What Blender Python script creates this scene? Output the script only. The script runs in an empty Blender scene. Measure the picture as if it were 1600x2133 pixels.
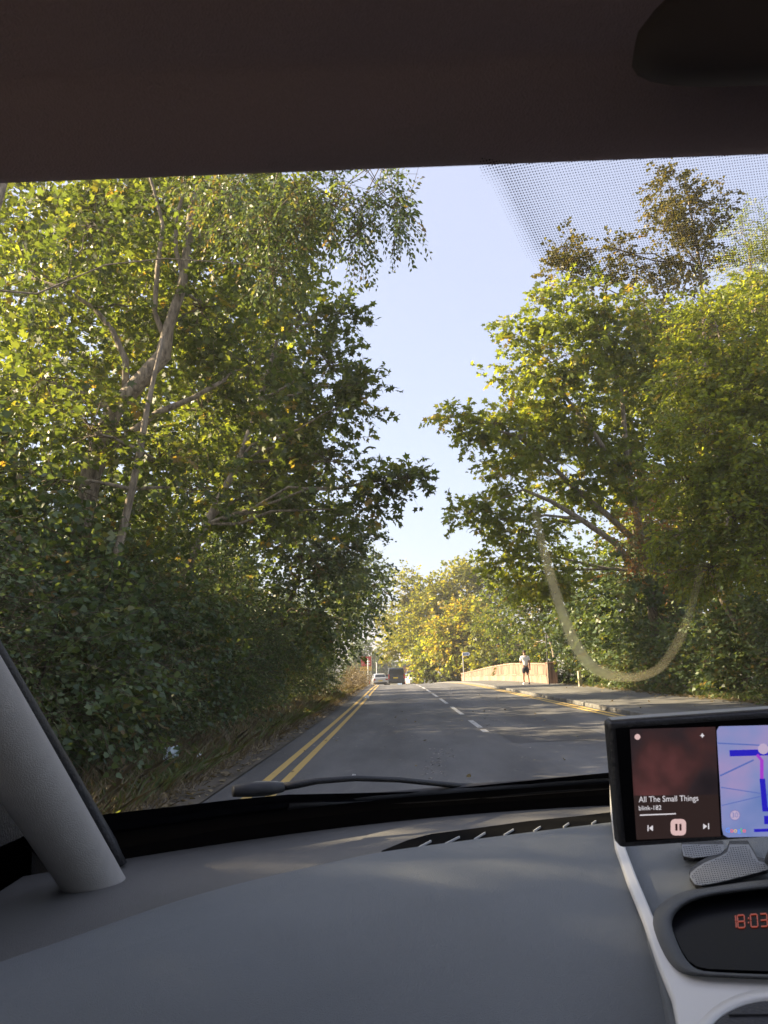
import bpy, bmesh, math, random, zlib
import numpy as np
from mathutils import Vector, Matrix

# ------------------------------------------------------------------ camera, world, sun, exposure
scene = bpy.context.scene
col = scene.collection
RES = (1600.0, 2133.0)
FPX = 1600.0                                   # focal length in photo pixels
VP = (835.0, 1390.0)                           # where the road direction meets the horizon
ROLL = math.radians(2.3)
EYE = np.array([0.0, 0.0, 1.2])

_f = np.array([(VP[0] - 800) / FPX, (1066.5 - VP[1]) / FPX, -1.0]); _f /= np.linalg.norm(_f)
_u = np.array([-math.sin(ROLL), math.cos(ROLL), 0.0]); _u -= _u.dot(_f) * _f; _u /= np.linalg.norm(_u)
_x = np.cross(_f, _u)
RCW = np.array([_x, _f, _u])                   # camera axes -> world axes
cam_data = bpy.data.cameras.new('camera')
cam = bpy.data.objects.new('camera', cam_data)
col.objects.link(cam)
cam.matrix_world = Matrix([[*RCW[0], EYE[0]], [*RCW[1], EYE[1]], [*RCW[2], EYE[2]], [0, 0, 0, 1]])
cam_data.sensor_fit = 'VERTICAL'
cam_data.sensor_height = 24.0
cam_data.sensor_width = 24.0
cam_data.lens = 24.0 * FPX / RES[1]
cam_data.clip_start = 0.02
cam_data.clip_end = 3000
cam_data.dof.use_dof = True
cam_data.dof.focus_distance = 25.0
cam_data.dof.aperture_fstop = 22.0
scene.camera = cam

SUN_EL = math.radians(28.0)
SUN_AZ = math.radians(-87.0)                   # clockwise from +Y: the sun stands ahead and to the left
sun_dir = Vector((math.sin(SUN_AZ) * math.cos(SUN_EL), math.cos(SUN_AZ) * math.cos(SUN_EL), math.sin(SUN_EL)))
world = bpy.data.worlds.new('World')
scene.world = world
world.use_nodes = True
wn = world.node_tree.nodes; wl = world.node_tree.links
sky = wn.new('ShaderNodeTexSky')
sky.sky_type = 'NISHITA'
sky.sun_disc = False
sky.sun_elevation = SUN_EL
sky.sun_rotation = SUN_AZ
sky.altitude = 50
sky.air_density = 1.0
sky.dust_density = 3.0
sky.ozone_density = 1.6
wn['Background'].inputs[1].default_value = 0.15
# thin even evening haze: the clear-sky model mixed with one pale lavender
hz = wn.new('ShaderNodeMix'); hz.data_type = 'RGBA'; hz.inputs[0].default_value = 0.74
wl.new(sky.outputs[0], hz.inputs[6]); hz.inputs[7].default_value = (1.20, 1.17, 1.42, 1)
wl.new(hz.outputs[2], wn['Background'].inputs[0])
sun_data = bpy.data.lights.new('sun', 'SUN')
sun_data.energy = 5.0
sun_data.angle = math.radians(0.55)
sun_data.color = (1.0, 0.80, 0.52)
sun = bpy.data.objects.new('sun', sun_data)
sun.rotation_euler = (-sun_dir).to_track_quat('-Z', 'Y').to_euler()
sun.location = (-30, 20, 30)
col.objects.link(sun)
scene.view_settings.view_transform = 'Standard'
scene.view_settings.look = 'None'
scene.view_settings.exposure = 2.0
scene.view_settings.gamma = 1.0
scene.view_settings.use_curve_mapping = False
scene.render.engine = 'CYCLES'
scene.cycles.max_bounces = 8
scene.cycles.diffuse_bounces = 4
scene.cycles.glossy_bounces = 3
scene.cycles.transmission_bounces = 6
scene.cycles.transparent_max_bounces = 12
scene.cycles.use_denoising = True
scene.cycles.sample_clamp_indirect = 6.0

rng = np.random.default_rng(7)
random.seed(7)

# ------------------------------------------------------------------ helpers: rays through the photograph
def ray(px, py):
    return RCW @ np.array([(px - 800) / FPX, (1066.5 - py) / FPX, -1.0])

def P(px, py, d):
    """point on the ray of a photo pixel at forward distance d metres"""
    r = ray(px, py)
    return EYE + r * (d / r[1])

def G(px, py, z):
    """point on the ray of a photo pixel at height z"""
    r = ray(px, py)
    return EYE + r * ((z - EYE[2]) / r[2])

# ------------------------------------------------------------------ helpers: objects
def tag(o, label=None, cat=None, group=None, kind=None):
    if label: o['label'] = label
    if cat: o['category'] = cat
    if group: o['group'] = group
    if kind: o['kind'] = kind
    return o

def empty(name, loc=(0, 0, 0), rotz=0.0, label=None, cat=None, group=None):
    o = bpy.data.objects.new(name, None)
    o.location = loc
    o.rotation_euler = (0, 0, rotz)
    o.empty_display_size = 0.2
    col.objects.link(o)
    return tag(o, label, cat, group)

def link(name, me, mat=None, parent=None, smooth=False):
    o = bpy.data.objects.new(name, me)
    col.objects.link(o)
    if mat is not None and len(me.materials) == 0:
        me.materials.append(mat)
    if parent is not None:
        o.parent = parent
        if parent.type == 'EMPTY' or parent.parent is not None:
            pass
    if smooth:
        me.polygons.foreach_set('use_smooth', [True] * len(me.polygons))
    return o

def world_child(o, parent):
    """parent a part whose mesh is in world coordinates"""
    o.parent = parent
    if parent.type == 'EMPTY':
        m = Matrix.Translation(parent.location) @ parent.rotation_euler.to_matrix().to_4x4()
        o.matrix_parent_inverse = m.inverted()
    return o

class MB:
    """collects boxes, tubes, slabs, grids into one mesh"""
    def __init__(self):
        self.v = []; self.f = []
    def add(self, vs, fs):
        n = len(self.v)
        self.v += [tuple(map(float, p)) for p in vs]
        self.f += [tuple(i + n for i in f) for f in fs]
        return self
    def box(self, c, s, rotz=0.0, axes=None):
        hx, hy, hz = s[0] / 2, s[1] / 2, s[2] / 2
        if axes is None:
            cz, sz = math.cos(rotz), math.sin(rotz)
            axes = (np.array([cz, sz, 0]), np.array([-sz, cz, 0]), np.array([0, 0, 1.0]))
        c = np.array(c, float)
        vs = [c + a * hx * axes[0] + b * hy * axes[1] + e * hz * axes[2] for e in (-1, 1) for b in (-1, 1) for a in (-1, 1)]
        return self.add(vs, [(0, 2, 3, 1), (4, 5, 7, 6), (0, 1, 5, 4), (2, 6, 7, 3), (0, 4, 6, 2), (1, 3, 7, 5)])
    def tube(self, pts, radii, n=8, cap=True, squash=None, wob=0.0):
        pts = [np.array(p, float) for p in pts]
        if np.isscalar(radii): radii = [radii] * len(pts)
        rings = []
        ref = np.array([0.123, 0.37, 0.92])
        vs = []; fs = []
        for i, p in enumerate(pts):
            t = pts[min(i + 1, len(pts) - 1)] - pts[max(i - 1, 0)]
            t = t / (np.linalg.norm(t) + 1e-9)
            a = np.cross(t, ref); 
            if np.linalg.norm(a) < 0.05: a = np.cross(t, np.array([1.0, 0, 0]))
            a /= np.linalg.norm(a); b = np.cross(t, a)
            if squash: 
                # squash = (direction, factor): flatten across a direction
                pass
            for k in range(n):
                an = 2 * math.pi * k / n
                w = 1 + (random.uniform(-wob, wob) if wob else 0)
                vs.append(p + radii[i] * w * (math.cos(an) * a + math.sin(an) * b))
        m = len(pts)
        for i in range(m - 1):
            for k in range(n):
                k2 = (k + 1) % n
                fs.append((i * n + k, i * n + k2, (i + 1) * n + k2, (i + 1) * n + k))
        if cap:
            fs.append(tuple(range(n - 1, -1, -1)))
            fs.append(tuple((m - 1) * n + k for k in range(n)))
        return self.add(vs, fs)
    def slab(self, poly, nrm, h):
        """polygon (3-D points) given thickness h along nrm"""
        nrm = np.array(nrm, float); nrm /= np.linalg.norm(nrm)
        lo = [np.array(p, float) for p in poly]; hi = [p + nrm * h for p in lo]
        n = len(lo)
        a = np.zeros(3)
        for i in range(n): a += np.cross(lo[i], lo[(i + 1) % n])
        if a.dot(nrm) < 0: lo.reverse(); hi.reverse()
        fs = [tuple(range(n - 1, -1, -1)), tuple(range(n, 2 * n))]
        fs += [(i, (i + 1) % n, n + (i + 1) % n, n + i) for i in range(n)]
        return self.add(lo + hi, fs)
    def grid(self, rows, close=False):
        """rows: list of equally long lists of points"""
        n = len(rows[0]); vs = [p for r in rows for p in r]; fs = []
        for i in range(len(rows) - 1):
            for k in range(n - 1 + (1 if close else 0)):
                k2 = (k + 1) % n
                fs.append((i * n + k, i * n + k2, (i + 1) * n + k2, (i + 1) * n + k))
        return self.add(vs, fs)
    def sphere(self, c, r, nu=12, nv=8, zmin=-1.0, zmax=1.0):
        c = np.array(c, float); r = np.array(r if not np.isscalar(r) else (r, r, r), float)
        a0, a1 = math.asin(zmin), math.asin(zmax)
        rows = []
        for j in range(nv + 1):
            a = a0 + (a1 - a0) * j / nv
            rows.append([c + r * np.array([math.cos(a) * math.cos(2 * math.pi * i / nu), math.cos(a) * math.sin(2 * math.pi * i / nu), math.sin(a)]) for i in range(nu)])
        return self.grid(rows, close=True)
    def mesh(self, name):
        me = bpy.data.meshes.new(name)
        me.from_pydata(self.v, [], self.f)
        me.update()
        return me
    def build(self, name, mat, parent=None, smooth=False, bevel=0.0, seg=2, world=True, subsurf=0):
        me = self.mesh(name)
        bm = bmesh.new(); bm.from_mesh(me)
        bmesh.ops.recalc_face_normals(bm, faces=bm.faces)
        bm.to_mesh(me); bm.free()
        o = link(name, me, mat, None, smooth or bevel > 0 or subsurf > 0)
        if parent is not None:
            if world: world_child(o, parent)
            else: o.parent = parent
        if bevel > 0:
            b = o.modifiers.new('bevel', 'BEVEL'); b.width = bevel; b.segments = seg; b.limit_method = 'ANGLE'
            b.angle_limit = math.radians(35)
            o.modifiers.new('normals', 'WEIGHTED_NORMAL')
        if subsurf:
            s = o.modifiers.new('subsurf', 'SUBSURF'); s.levels = subsurf; s.render_levels = subsurf
        return o

def np_mesh(name, V, groups, tint=None):
    """V (n,3); groups: list of (m,k) face index arrays"""
    me = bpy.data.meshes.new(name)
    me.vertices.add(len(V))
    me.vertices.foreach_set('co', np.ascontiguousarray(V, dtype=np.float32).ravel())
    nl = sum(g.size for g in groups); nf = sum(len(g) for g in groups)
    me.loops.add(nl); me.polygons.add(nf)
    me.loops.foreach_set('vertex_index', np.concatenate([g.ravel() for g in groups]).astype(np.int32))
    tot = np.concatenate([np.full(len(g), g.shape[1], np.int32) for g in groups])
    st = np.concatenate([[0], np.cumsum(tot)[:-1]]).astype(np.int32)
    me.polygons.foreach_set('loop_start', st)
    try: me.polygons.foreach_set('loop_total', tot)
    except Exception: pass
    if tint is not None:
        at = me.attributes.new('tint', 'FLOAT', 'POINT')
        at.data.foreach_set('value', np.ascontiguousarray(tint, dtype=np.float32))
    me.update(calc_edges=True)
    return me

# ------------------------------------------------------------------ helpers: materials
def new_mat(name):
    m = bpy.data.materials.new(name); m.use_nodes = True
    nt = m.node_tree
    return m, nt, nt.nodes, nt.links, nt.nodes['Principled BSDF']

def simple(name, color, rough=0.6, metal=0.0, var=0.0, scale=20.0, bump=0.0, bscale=200.0, spec=0.5, coat=0.0):
    m, nt, n, l, b = new_mat(name)
    b.inputs['Base Color'].default_value = (*color, 1)
    b.inputs['Roughness'].default_value = rough
    b.inputs['Metallic'].default_value = metal
    b.inputs['Specular IOR Level'].default_value = spec
    b.inputs['Coat Weight'].default_value = coat
    tc = n.new('ShaderNodeTexCoord')
    if var > 0:
        t = n.new('ShaderNodeTexNoise'); t.inputs['Scale'].default_value = scale; t.inputs['Detail'].default_value = 5
        l.new(tc.outputs['Object'], t.inputs['Vector'])
        r = n.new('ShaderNodeMapRange'); r.inputs[1].default_value = 0.3; r.inputs[2].default_value = 0.7
        r.inputs[3].default_value = 1 - var; r.inputs[4].default_value = 1 + var
        l.new(t.outputs['Fac'], r.inputs[0])
        mx = n.new('ShaderNodeMix'); mx.data_type = 'RGBA'; mx.blend_type = 'MULTIPLY'; mx.inputs[0].default_value = 1
        mx.inputs[6].default_value = (*color, 1); l.new(r.outputs[0], mx.inputs[7])
        l.new(mx.outputs[2], b.inputs['Base Color'])
    if bump > 0:
        t2 = n.new('ShaderNodeTexNoise'); t2.inputs['Scale'].default_value = bscale; t2.inputs['Detail'].default_value = 3
        l.new(tc.outputs['Object'], t2.inputs['Vector'])
        bp = n.new('ShaderNodeBump'); bp.inputs['Strength'].default_value = bump; bp.inputs['Distance'].default_value = 0.01
        l.new(t2.outputs['Fac'], bp.inputs['Height']); l.new(bp.outputs[0], b.inputs['Normal'])
    return m

def emit(name, color, strength, base=(0.01, 0.01, 0.01)):
    m, nt, n, l, b = new_mat(name)
    b.inputs['Base Color'].default_value = (*base, 1)
    b.inputs['Roughness'].default_value = 0.35
    b.inputs['Emission Color'].default_value = (*color, 1)
    b.inputs['Emission Strength'].default_value = strength
    return m

def leaf_mat(name, stops, trans=0.45, tgain=1.6):
    """leaf colours by the per-leaf 'tint' attribute; light passes through the blade"""
    m, nt, n, l, b = new_mat(name)
    at = n.new('ShaderNodeAttribute'); at.attribute_name = 'tint'
    r = n.new('ShaderNodeValToRGB')
    e = r.color_ramp.elements
    while len(e) > 1: e.remove(e[-1])
    e[0].position = stops[0][0]; e[0].color = (*stops[0][1], 1)
    for p, c in stops[1:]:
        k = e.new(p); k.color = (*c, 1)
    l.new(at.outputs['Fac'], r.inputs[0])
    l.new(r.outputs[0], b.inputs['Base Color'])
    b.inputs['Roughness'].default_value = 0.42
    b.inputs['Specular IOR Level'].default_value = 0.45
    tr = n.new('ShaderNodeBsdfTranslucent')
    mx = n.new('ShaderNodeMix'); mx.data_type = 'RGBA'; mx.blend_type = 'MULTIPLY'; mx.inputs[0].default_value = 1
    l.new(r.outputs[0], mx.inputs[6]); mx.inputs[7].default_value = (1.9 * tgain, 1.65 * tgain, 0.55 * tgain, 1)
    l.new(mx.outputs[2], tr.inputs['Color'])
    ms = n.new('ShaderNodeMixShader'); ms.inputs[0].default_value = trans
    l.new(b.outputs[0], ms.inputs[1]); l.new(tr.outputs[0], ms.inputs[2])
    l.new(ms.outputs[0], n['Material Output'].inputs['Surface'])
    return m

def bark_mat(name, c1, c2, scale=6.0):
    m, nt, n, l, b = new_mat(name)
    tc = n.new('ShaderNodeTexCoord')
    mp = n.new('ShaderNodeMapping'); mp.inputs['Scale'].default_value = (3, 3, 0.8)
    l.new(tc.outputs['Object'], mp.inputs['Vector'])
    t = n.new('ShaderNodeTexNoise'); t.inputs['Scale'].default_value = scale; t.inputs['Detail'].default_value = 7; t.inputs['Roughness'].default_value = 0.65
    l.new(mp.outputs[0], t.inputs['Vector'])
    r = n.new('ShaderNodeValToRGB'); e = r.color_ramp.elements
    e[0].position = 0.35; e[0].color = (*c1, 1); e[1].position = 0.65; e[1].color = (*c2, 1)
    l.new(t.outputs['Fac'], r.inputs[0]); l.new(r.outputs[0], b.inputs['Base Color'])
    b.inputs['Roughness'].default_value = 0.9
    bp = n.new('ShaderNodeBump'); bp.inputs['Strength'].default_value = 0.7; bp.inputs['Distance'].default_value = 0.03
    l.new(t.outputs['Fac'], bp.inputs['Height']); l.new(bp.outputs[0], b.inputs['Normal'])
    return m

M = {}
M['leaf_dark'] = leaf_mat('leaf_dark', [(0, (0.040, 0.066, 0.034)), (0.45, (0.080, 0.126, 0.060)), (0.8, (0.120, 0.160, 0.066)), (0.95, (0.145, 0.145, 0.055)), (1, (0.16, 0.12, 0.06))], 0.36, 1.2)
M['leaf_syc'] = leaf_mat('leaf_syc', [(0, (0.032, 0.050, 0.020)), (0.45, (0.058, 0.088, 0.028)), (0.8, (0.090, 0.116, 0.032)), (0.97, (0.14, 0.14, 0.038)), (1, (0.17, 0.125, 0.04))], 0.46, 1.7)
M['leaf_yellow'] = leaf_mat('leaf_yellow', [(0, (0.060, 0.080, 0.020)), (0.5, (0.106, 0.142, 0.030)), (0.85, (0.150, 0.168, 0.036)), (1, (0.19, 0.155, 0.04))], 0.50, 1.95)
M['leaf_russet'] = leaf_mat('leaf_russet', [(0, (0.07, 0.075, 0.02)), (0.4, (0.12, 0.10, 0.03)), (0.75, (0.17, 0.105, 0.04)), (1, (0.21, 0.09, 0.045))], 0.42, 1.2)
M['leaf_far'] = leaf_mat('leaf_far', [(0, (0.060, 0.080, 0.018)), (0.6, (0.115, 0.130, 0.024)), (1, (0.16, 0.15, 0.03))], 0.50, 1.9)
M['dry'] = leaf_mat('dry', [(0, (0.07, 0.06, 0.04)), (0.5, (0.17, 0.135, 0.085)), (1, (0.29, 0.235, 0.15))], 0.25, 0.7)
M['bark'] = bark_mat('bark', (0.11, 0.09, 0.068), (0.36, 0.30, 0.225))
M['bark_dark'] = bark_mat('bark_dark', (0.03, 0.024, 0.018), (0.10, 0.082, 0.06))
M['twig'] = bark_mat('twig', (0.06, 0.045, 0.03), (0.15, 0.115, 0.075))

# ------------------------------------------------------------------ the lie of the land
def zr(y):
    y = np.asarray(y, float)
    z = -0.00033 * np.clip(y - 40, 0, 50) ** 2
    return z - 0.033 * np.clip(y - 90, 0, 25) - 0.012 * np.clip(y - 115, 0, 60)

def xs(y):
    y = np.asarray(y, float)
    return -0.00015 * np.clip(y - 5, 0, None) ** 2 - 0.0005 * np.clip(y - 55, 0, 90) ** 2

def strip(name, x0, x1, y0, y1, mat, lift=0.0, step=2.0, nx=2, kind='structure', shift=True, parent=None):
    ys = np.linspace(y0, y1, max(2, int((y1 - y0) / step) + 1))
    rows = []
    for y in ys:
        a = (float(xs(y)) if shift else 0.0)
        rows.append([(a + x0 + (x1 - x0) * k / (nx - 1), y, float(zr(y)) + lift) for k in range(nx)])
    m = MB().grid(rows)
    o = m.build(name, mat, parent)
    if kind and parent is None: o['kind'] = kind
    return o

def asphalt(name, dark, light, tracks=True, speck=0.5):
    m, nt, n, l, b = new_mat(name)
    tc = n.new('ShaderNodeTexCoord')
    big = n.new('ShaderNodeTexNoise'); big.inputs['Scale'].default_value = 0.55; big.inputs['Detail'].default_value = 6; big.inputs['Roughness'].default_value = 0.6
    mp = n.new('ShaderNodeMapping'); mp.inputs['Scale'].default_value = (1.6, 0.35, 1)
    l.new(tc.outputs['Object'], mp.inputs['Vector']); l.new(mp.outputs[0], big.inputs['Vector'])
    fine = n.new('ShaderNodeTexNoise'); fine.inputs['Scale'].default_value = 70; fine.inputs['Detail'].default_value = 4
    l.new(tc.outputs['Object'], fine.inputs['Vector'])
    add = n.new('ShaderNodeMath'); add.operation = 'MULTIPLY_ADD'; add.inputs[1].default_value = 0.35
    l.new(fine.outputs['Fac'], add.inputs[0]); l.new(big.outputs['Fac'], add.inputs[2])
    r = n.new('ShaderNodeValToRGB'); e = r.color_ramp.elements
    e[0].position = 0.50; e[0].color = (*dark, 1); e[1].position = 0.82; e[1].color = (*light, 1)
    l.new(add.outputs[0], r.inputs[0])
    # worn pale scars and grit
    sc = n.new('ShaderNodeTexNoise'); sc.inputs['Scale'].default_value = 1.5; sc.inputs['Detail'].default_value = 9; sc.inputs['Roughness'].default_value = 0.72
    mp2 = n.new('ShaderNodeMapping'); mp2.inputs['Scale'].default_value = (2.2, 0.8, 1); mp2.inputs['Location'].default_value = (3.1, 1.7, 0)
    l.new(tc.outputs['Object'], mp2.inputs['Vector']); l.new(mp2.outputs[0], sc.inputs['Vector'])
    r2 = n.new('ShaderNodeMapRange'); r2.inputs[1].default_value = 0.57; r2.inputs[2].default_value = 0.70; r2.inputs[3].default_value = 0; r2.inputs[4].default_value = speck
    l.new(sc.outputs['Fac'], r2.inputs[0])
    mx = n.new('ShaderNodeMix'); mx.data_type = 'RGBA'
    l.new(r2.outputs[0], mx.inputs[0]); l.new(r.outputs[0], mx.inputs[6]); mx.inputs[7].default_value = (0.19, 0.18, 0.17, 1)
    last = mx.outputs[2]
    if tracks:
        # wheel tracks polished paler along each lane, broken up by noise
        sx = n.new('ShaderNodeSeparateXYZ'); l.new(tc.outputs['Object'], sx.inputs[0])
        ma = n.new('ShaderNodeMath'); ma.operation = 'MULTIPLY_ADD'; ma.inputs[1].default_value = 1 / 7.0; ma.inputs[2].default_value = 2.0 / 7.0
        l.new(sx.outputs['X'], ma.inputs[0])
        tr = n.new('ShaderNodeValToRGB'); te_ = tr.color_ramp.elements
        te_[0].position = 0.0; te_[0].color = (.62, .62, .62, 1); te_[1].position = 1.0; te_[1].color = (.70, .70, .70, 1)
        for p_, v_ in ((.06, .80), (.17, 1.12), (.27, .82), (.38, 1.10), (.50, .80), (.60, 1.14), (.72, .86), (.83, 1.10), (.93, .84)):
            q_ = te_.new(p_); q_.color = (v_, v_, v_, 1)
        l.new(ma.outputs[0], tr.inputs[0])
        m2 = n.new('ShaderNodeMix'); m2.data_type = 'RGBA'; m2.blend_type = 'MULTIPLY'; m2.inputs[0].default_value = 0.8
        l.new(last, m2.inputs[6]); l.new(tr.outputs[0], m2.inputs[7]); last = m2.outputs[2]
    l.new(last, b.inputs['Base Color'])
    b.inputs['Roughness'].default_value = 0.82
    b.inputs['Specular IOR Level'].default_value = 0.35
    bp = n.new('ShaderNodeBump'); bp.inputs['Strength'].default_value = 0.5; bp.inputs['Distance'].default_value = 0.012
    l.new(fine.outputs['Fac'], bp.inputs['Height']); l.new(bp.outputs[0], b.inputs['Normal'])
    return m

def worn_paint(name, color, under=(0.06, 0.06, 0.06), wear=0.5, scale=9.0):
    m, nt, n, l, b = new_mat(name)
    tc = n.new('ShaderNodeTexCoord')
    t = n.new('ShaderNodeTexNoise'); t.inputs['Scale'].default_value = scale; t.inputs['Detail'].default_value = 8; t.inputs['Roughness'].default_value = 0.7
    l.new(tc.outputs['Object'], t.inputs['Vector'])
    r = n.new('ShaderNodeMapRange'); r.inputs[1].default_value = wear; r.inputs[2].default_value = wear + 0.1
    l.new(t.outputs['Fac'], r.inputs[0])
    mx = n.new('ShaderNodeMix'); mx.data_type = 'RGBA'
    l.new(r.outputs[0], mx.inputs[0]); mx.inputs[6].default_value = (*color, 1); mx.inputs[7].default_value = (*under, 1)
    l.new(mx.outputs[2], b.inputs['Base Color'])
    b.inputs['Roughness'].default_value = 0.75
    return m

M['road'] = asphalt('road', (0.090, 0.090, 0.092), (0.170, 0.167, 0.164), speck=.9, tracks=True)
M['pave'] = asphalt('pave', (0.105, 0.103, 0.098), (0.19, 0.185, 0.172), speck=0.3, tracks=False)
M['yellow_line'] = worn_paint('yellow_line', (0.58, 0.40, 0.13), wear=0.60)
M['white_line'] = worn_paint('white_line', (0.52, 0.51, 0.49), wear=0.56)
M['patch'] = asphalt('patch', (0.065, 0.065, 0.066), (0.115, 0.112, 0.110), speck=.3)
M['kerb'] = simple('kerb', (0.14, 0.137, 0.13), 0.85, var=0.3, scale=4, bump=0.3, bscale=40)
M['soil'] = simple('soil', (0.085, 0.072, 0.055), 0.95, var=0.45, scale=1.5, bump=0.8, bscale=14)
M['ground'] = simple('ground', (0.07, 0.068, 0.042), 0.95, var=0.4, scale=0.6, bump=0.6, bscale=8)

# ground: one sheet to the horizon
ys = np.concatenate([np.arange(-60, 200, 4.0), np.arange(200, 1481, 80.0)])
xsx = np.concatenate([np.arange(-900, -40, 80.0), np.arange(-40, 41, 4.0), np.arange(80, 901, 80.0)])
rows = [[(x, y, float(zr(y)) - 0.07 + (0.05 * math.sin(x * 1.3 + y * 0.7) if abs(x) < 40 and (x < -6 or x > 10) else 0)) for x in xsx] for y in ys]
tag(MB().grid(rows).build('ground', M['ground'], smooth=True), kind='structure')
strip('road', -1.95, 4.93, -40, 190, M['road'], 0.0, nx=12)
strip('dirt_path', -3.3, -1.95, -40, 120, M['soil'], 0.012, nx=6)
strip('pavement', 5.06, 8.5, -30, 120, M['pave'], 0.09, nx=6)
strip('road_patch', 1.68, 3.3, 12.3, 14.7, M['patch'], 0.004, nx=4)
for nm, x0 in (('yellow_line', -1.61), ('yellow_line', -1.385), ('yellow_line', 4.49), ('yellow_line', 4.70)):
    strip(nm, x0, x0 + (0.12 if x0 > 0 else 0.10), -20, 130, M['yellow_line'], 0.004)
# centre dashes: four metres of paint, two of gap; the two nearest are worn to stubs
dashes = [(14.4, 14.95), (15.4, 17.5)] + [(19.6 + 6 * k - (0.1 * k), 23.5 + 6 * k - 0.1 * k) for k in range(0, 13)]
for a, b_ in dashes:
    strip('centre_line', 1.45, 1.56, a, b_, M['white_line'], 0.004, step=1.0)
# kerb stones along the pavement
kerb = tag(empty('kerb', (0, 0, 0)), kind='structure')
kme = None
for k in range(100):
    y = 4 + k * 0.915
    if kme is None:
        o = MB().box((0, 0, 0.0), (0.135, 0.905, 0.26)).build('kerb_stone', M['kerb'], None, bevel=0.018)
        kme = o.data
    else:
        o = bpy.data.objects.new('kerb_stone', kme); col.objects.link(o)
        b = o.modifiers.new('bevel', 'BEVEL'); b.width = 0.018; b.segments = 2
    o.location = (4.995 + float(xs(y)), y, float(zr(y)) - 0.032 + random.uniform(-0.006, 0.003))
    o.rotation_euler = (-math.atan2(float(zr(y + .5) - zr(y - .5)), 1.0) * -1, 0, -math.atan2(float(xs(y + .5) - xs(y - .5)), 1.0))
    o.parent = kerb

# ------------------------------------------------------------------ foliage
T_SYC = np.array([(0, 0, 0), (-.42, .06, -.06), (-.27, .30, -.01), (-.52, .62, -.10), (-.17, .60, 0), (0, 1.0, -.16), (.17, .60, 0), (.52, .62, -.10), (.27, .30, -.01), (.42, .06, -.06)], float)
T_OVAL = np.array([(0, 0, 0), (-.27, .45, .08), (0, 1.0, -.05), (.27, .45, .08)], float)
T_IVY = np.array([(0, 0, 0), (-.48, .22, -.05), (-.3, .6, 0), (0, 1.0, -.12), (.3, .6, 0), (.48, .22, -.05)], float)
T_LONG = np.array([(0, 0, 0), (-.13, .4, .03), (0, 1.0, -.12), (.13, .4, .03)], float)
TEMPL = {'syc': T_SYC, 'oval': T_OVAL, 'ivy': T_IVY, 'long': T_LONG}

def unit(v):
    return v / (np.linalg.norm(v, axis=-1, keepdims=True) + 1e-9)

def leaves_mesh(name, O, D, size, templ, tint, flat=0.55):
    """one leaf at each origin O growing along D"""
    N = len(O)
    T = TEMPL[templ]
    up = np.array([0, 0, 1.0])
    nrm = unit(up * flat + rng.normal(0, 0.55, (N, 3)))
    b = unit(D)
    a = unit(np.cross(b, nrm))
    n = np.cross(a, b)
    s = size[:, None, None]
    V = O[:, None, :] + s * (T[None, :, 0:1] * a[:, None, :] + T[None, :, 1:2] * b[:, None, :] + T[None, :, 2:3] * n[:, None, :])
    k = len(T)
    F = (np.arange(N)[:, None] * k + np.arange(k)[None, :])
    return np_mesh(name, V.reshape(-1, 3), [F], np.repeat(tint, k))

def prisms(A, B, ra, rb):
    """thin three-sided sticks from A to B, as arrays"""
    t = unit(B - A)
    ref = np.where(np.abs(t[:, 2:3]) > 0.9, np.array([[1.0, 0, 0]]), np.array([[0, 0, 1.0]]))
    a = unit(np.cross(t, ref)); b = np.cross(t, a)
    V = []
    for (Q, r) in ((A, ra), (B, rb)):
        for k in range(3):
            an = 2 * math.pi * k / 3
            V.append(Q + np.asarray(r).reshape(-1, 1) * (math.cos(an) * a + math.sin(an) * b))
    V = np.stack(V, 1)
    base = np.arange(len(A))[:, None] * 6
    F = np.concatenate([base + np.array([[k, (k + 1) % 3, 3 + (k + 1) % 3, 3 + k]]) for k in range(3)], 0)
    return V.reshape(-1, 3), F

def curve_pts(a, b, sag=0.0, jit=0.08, n=5):
    a = np.array(a, float); b = np.array(b, float)
    L = np.linalg.norm(b - a)
    pts = []
    for i in range(n + 1):
        t = i / n
        p = a + (b - a) * t
        p[2] += sag * L * 4 * t * (1 - t)
        if 0 < i < n: p += rng.normal(0, jit * L / n, 3)
        pts.append(p)
    return pts

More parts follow.
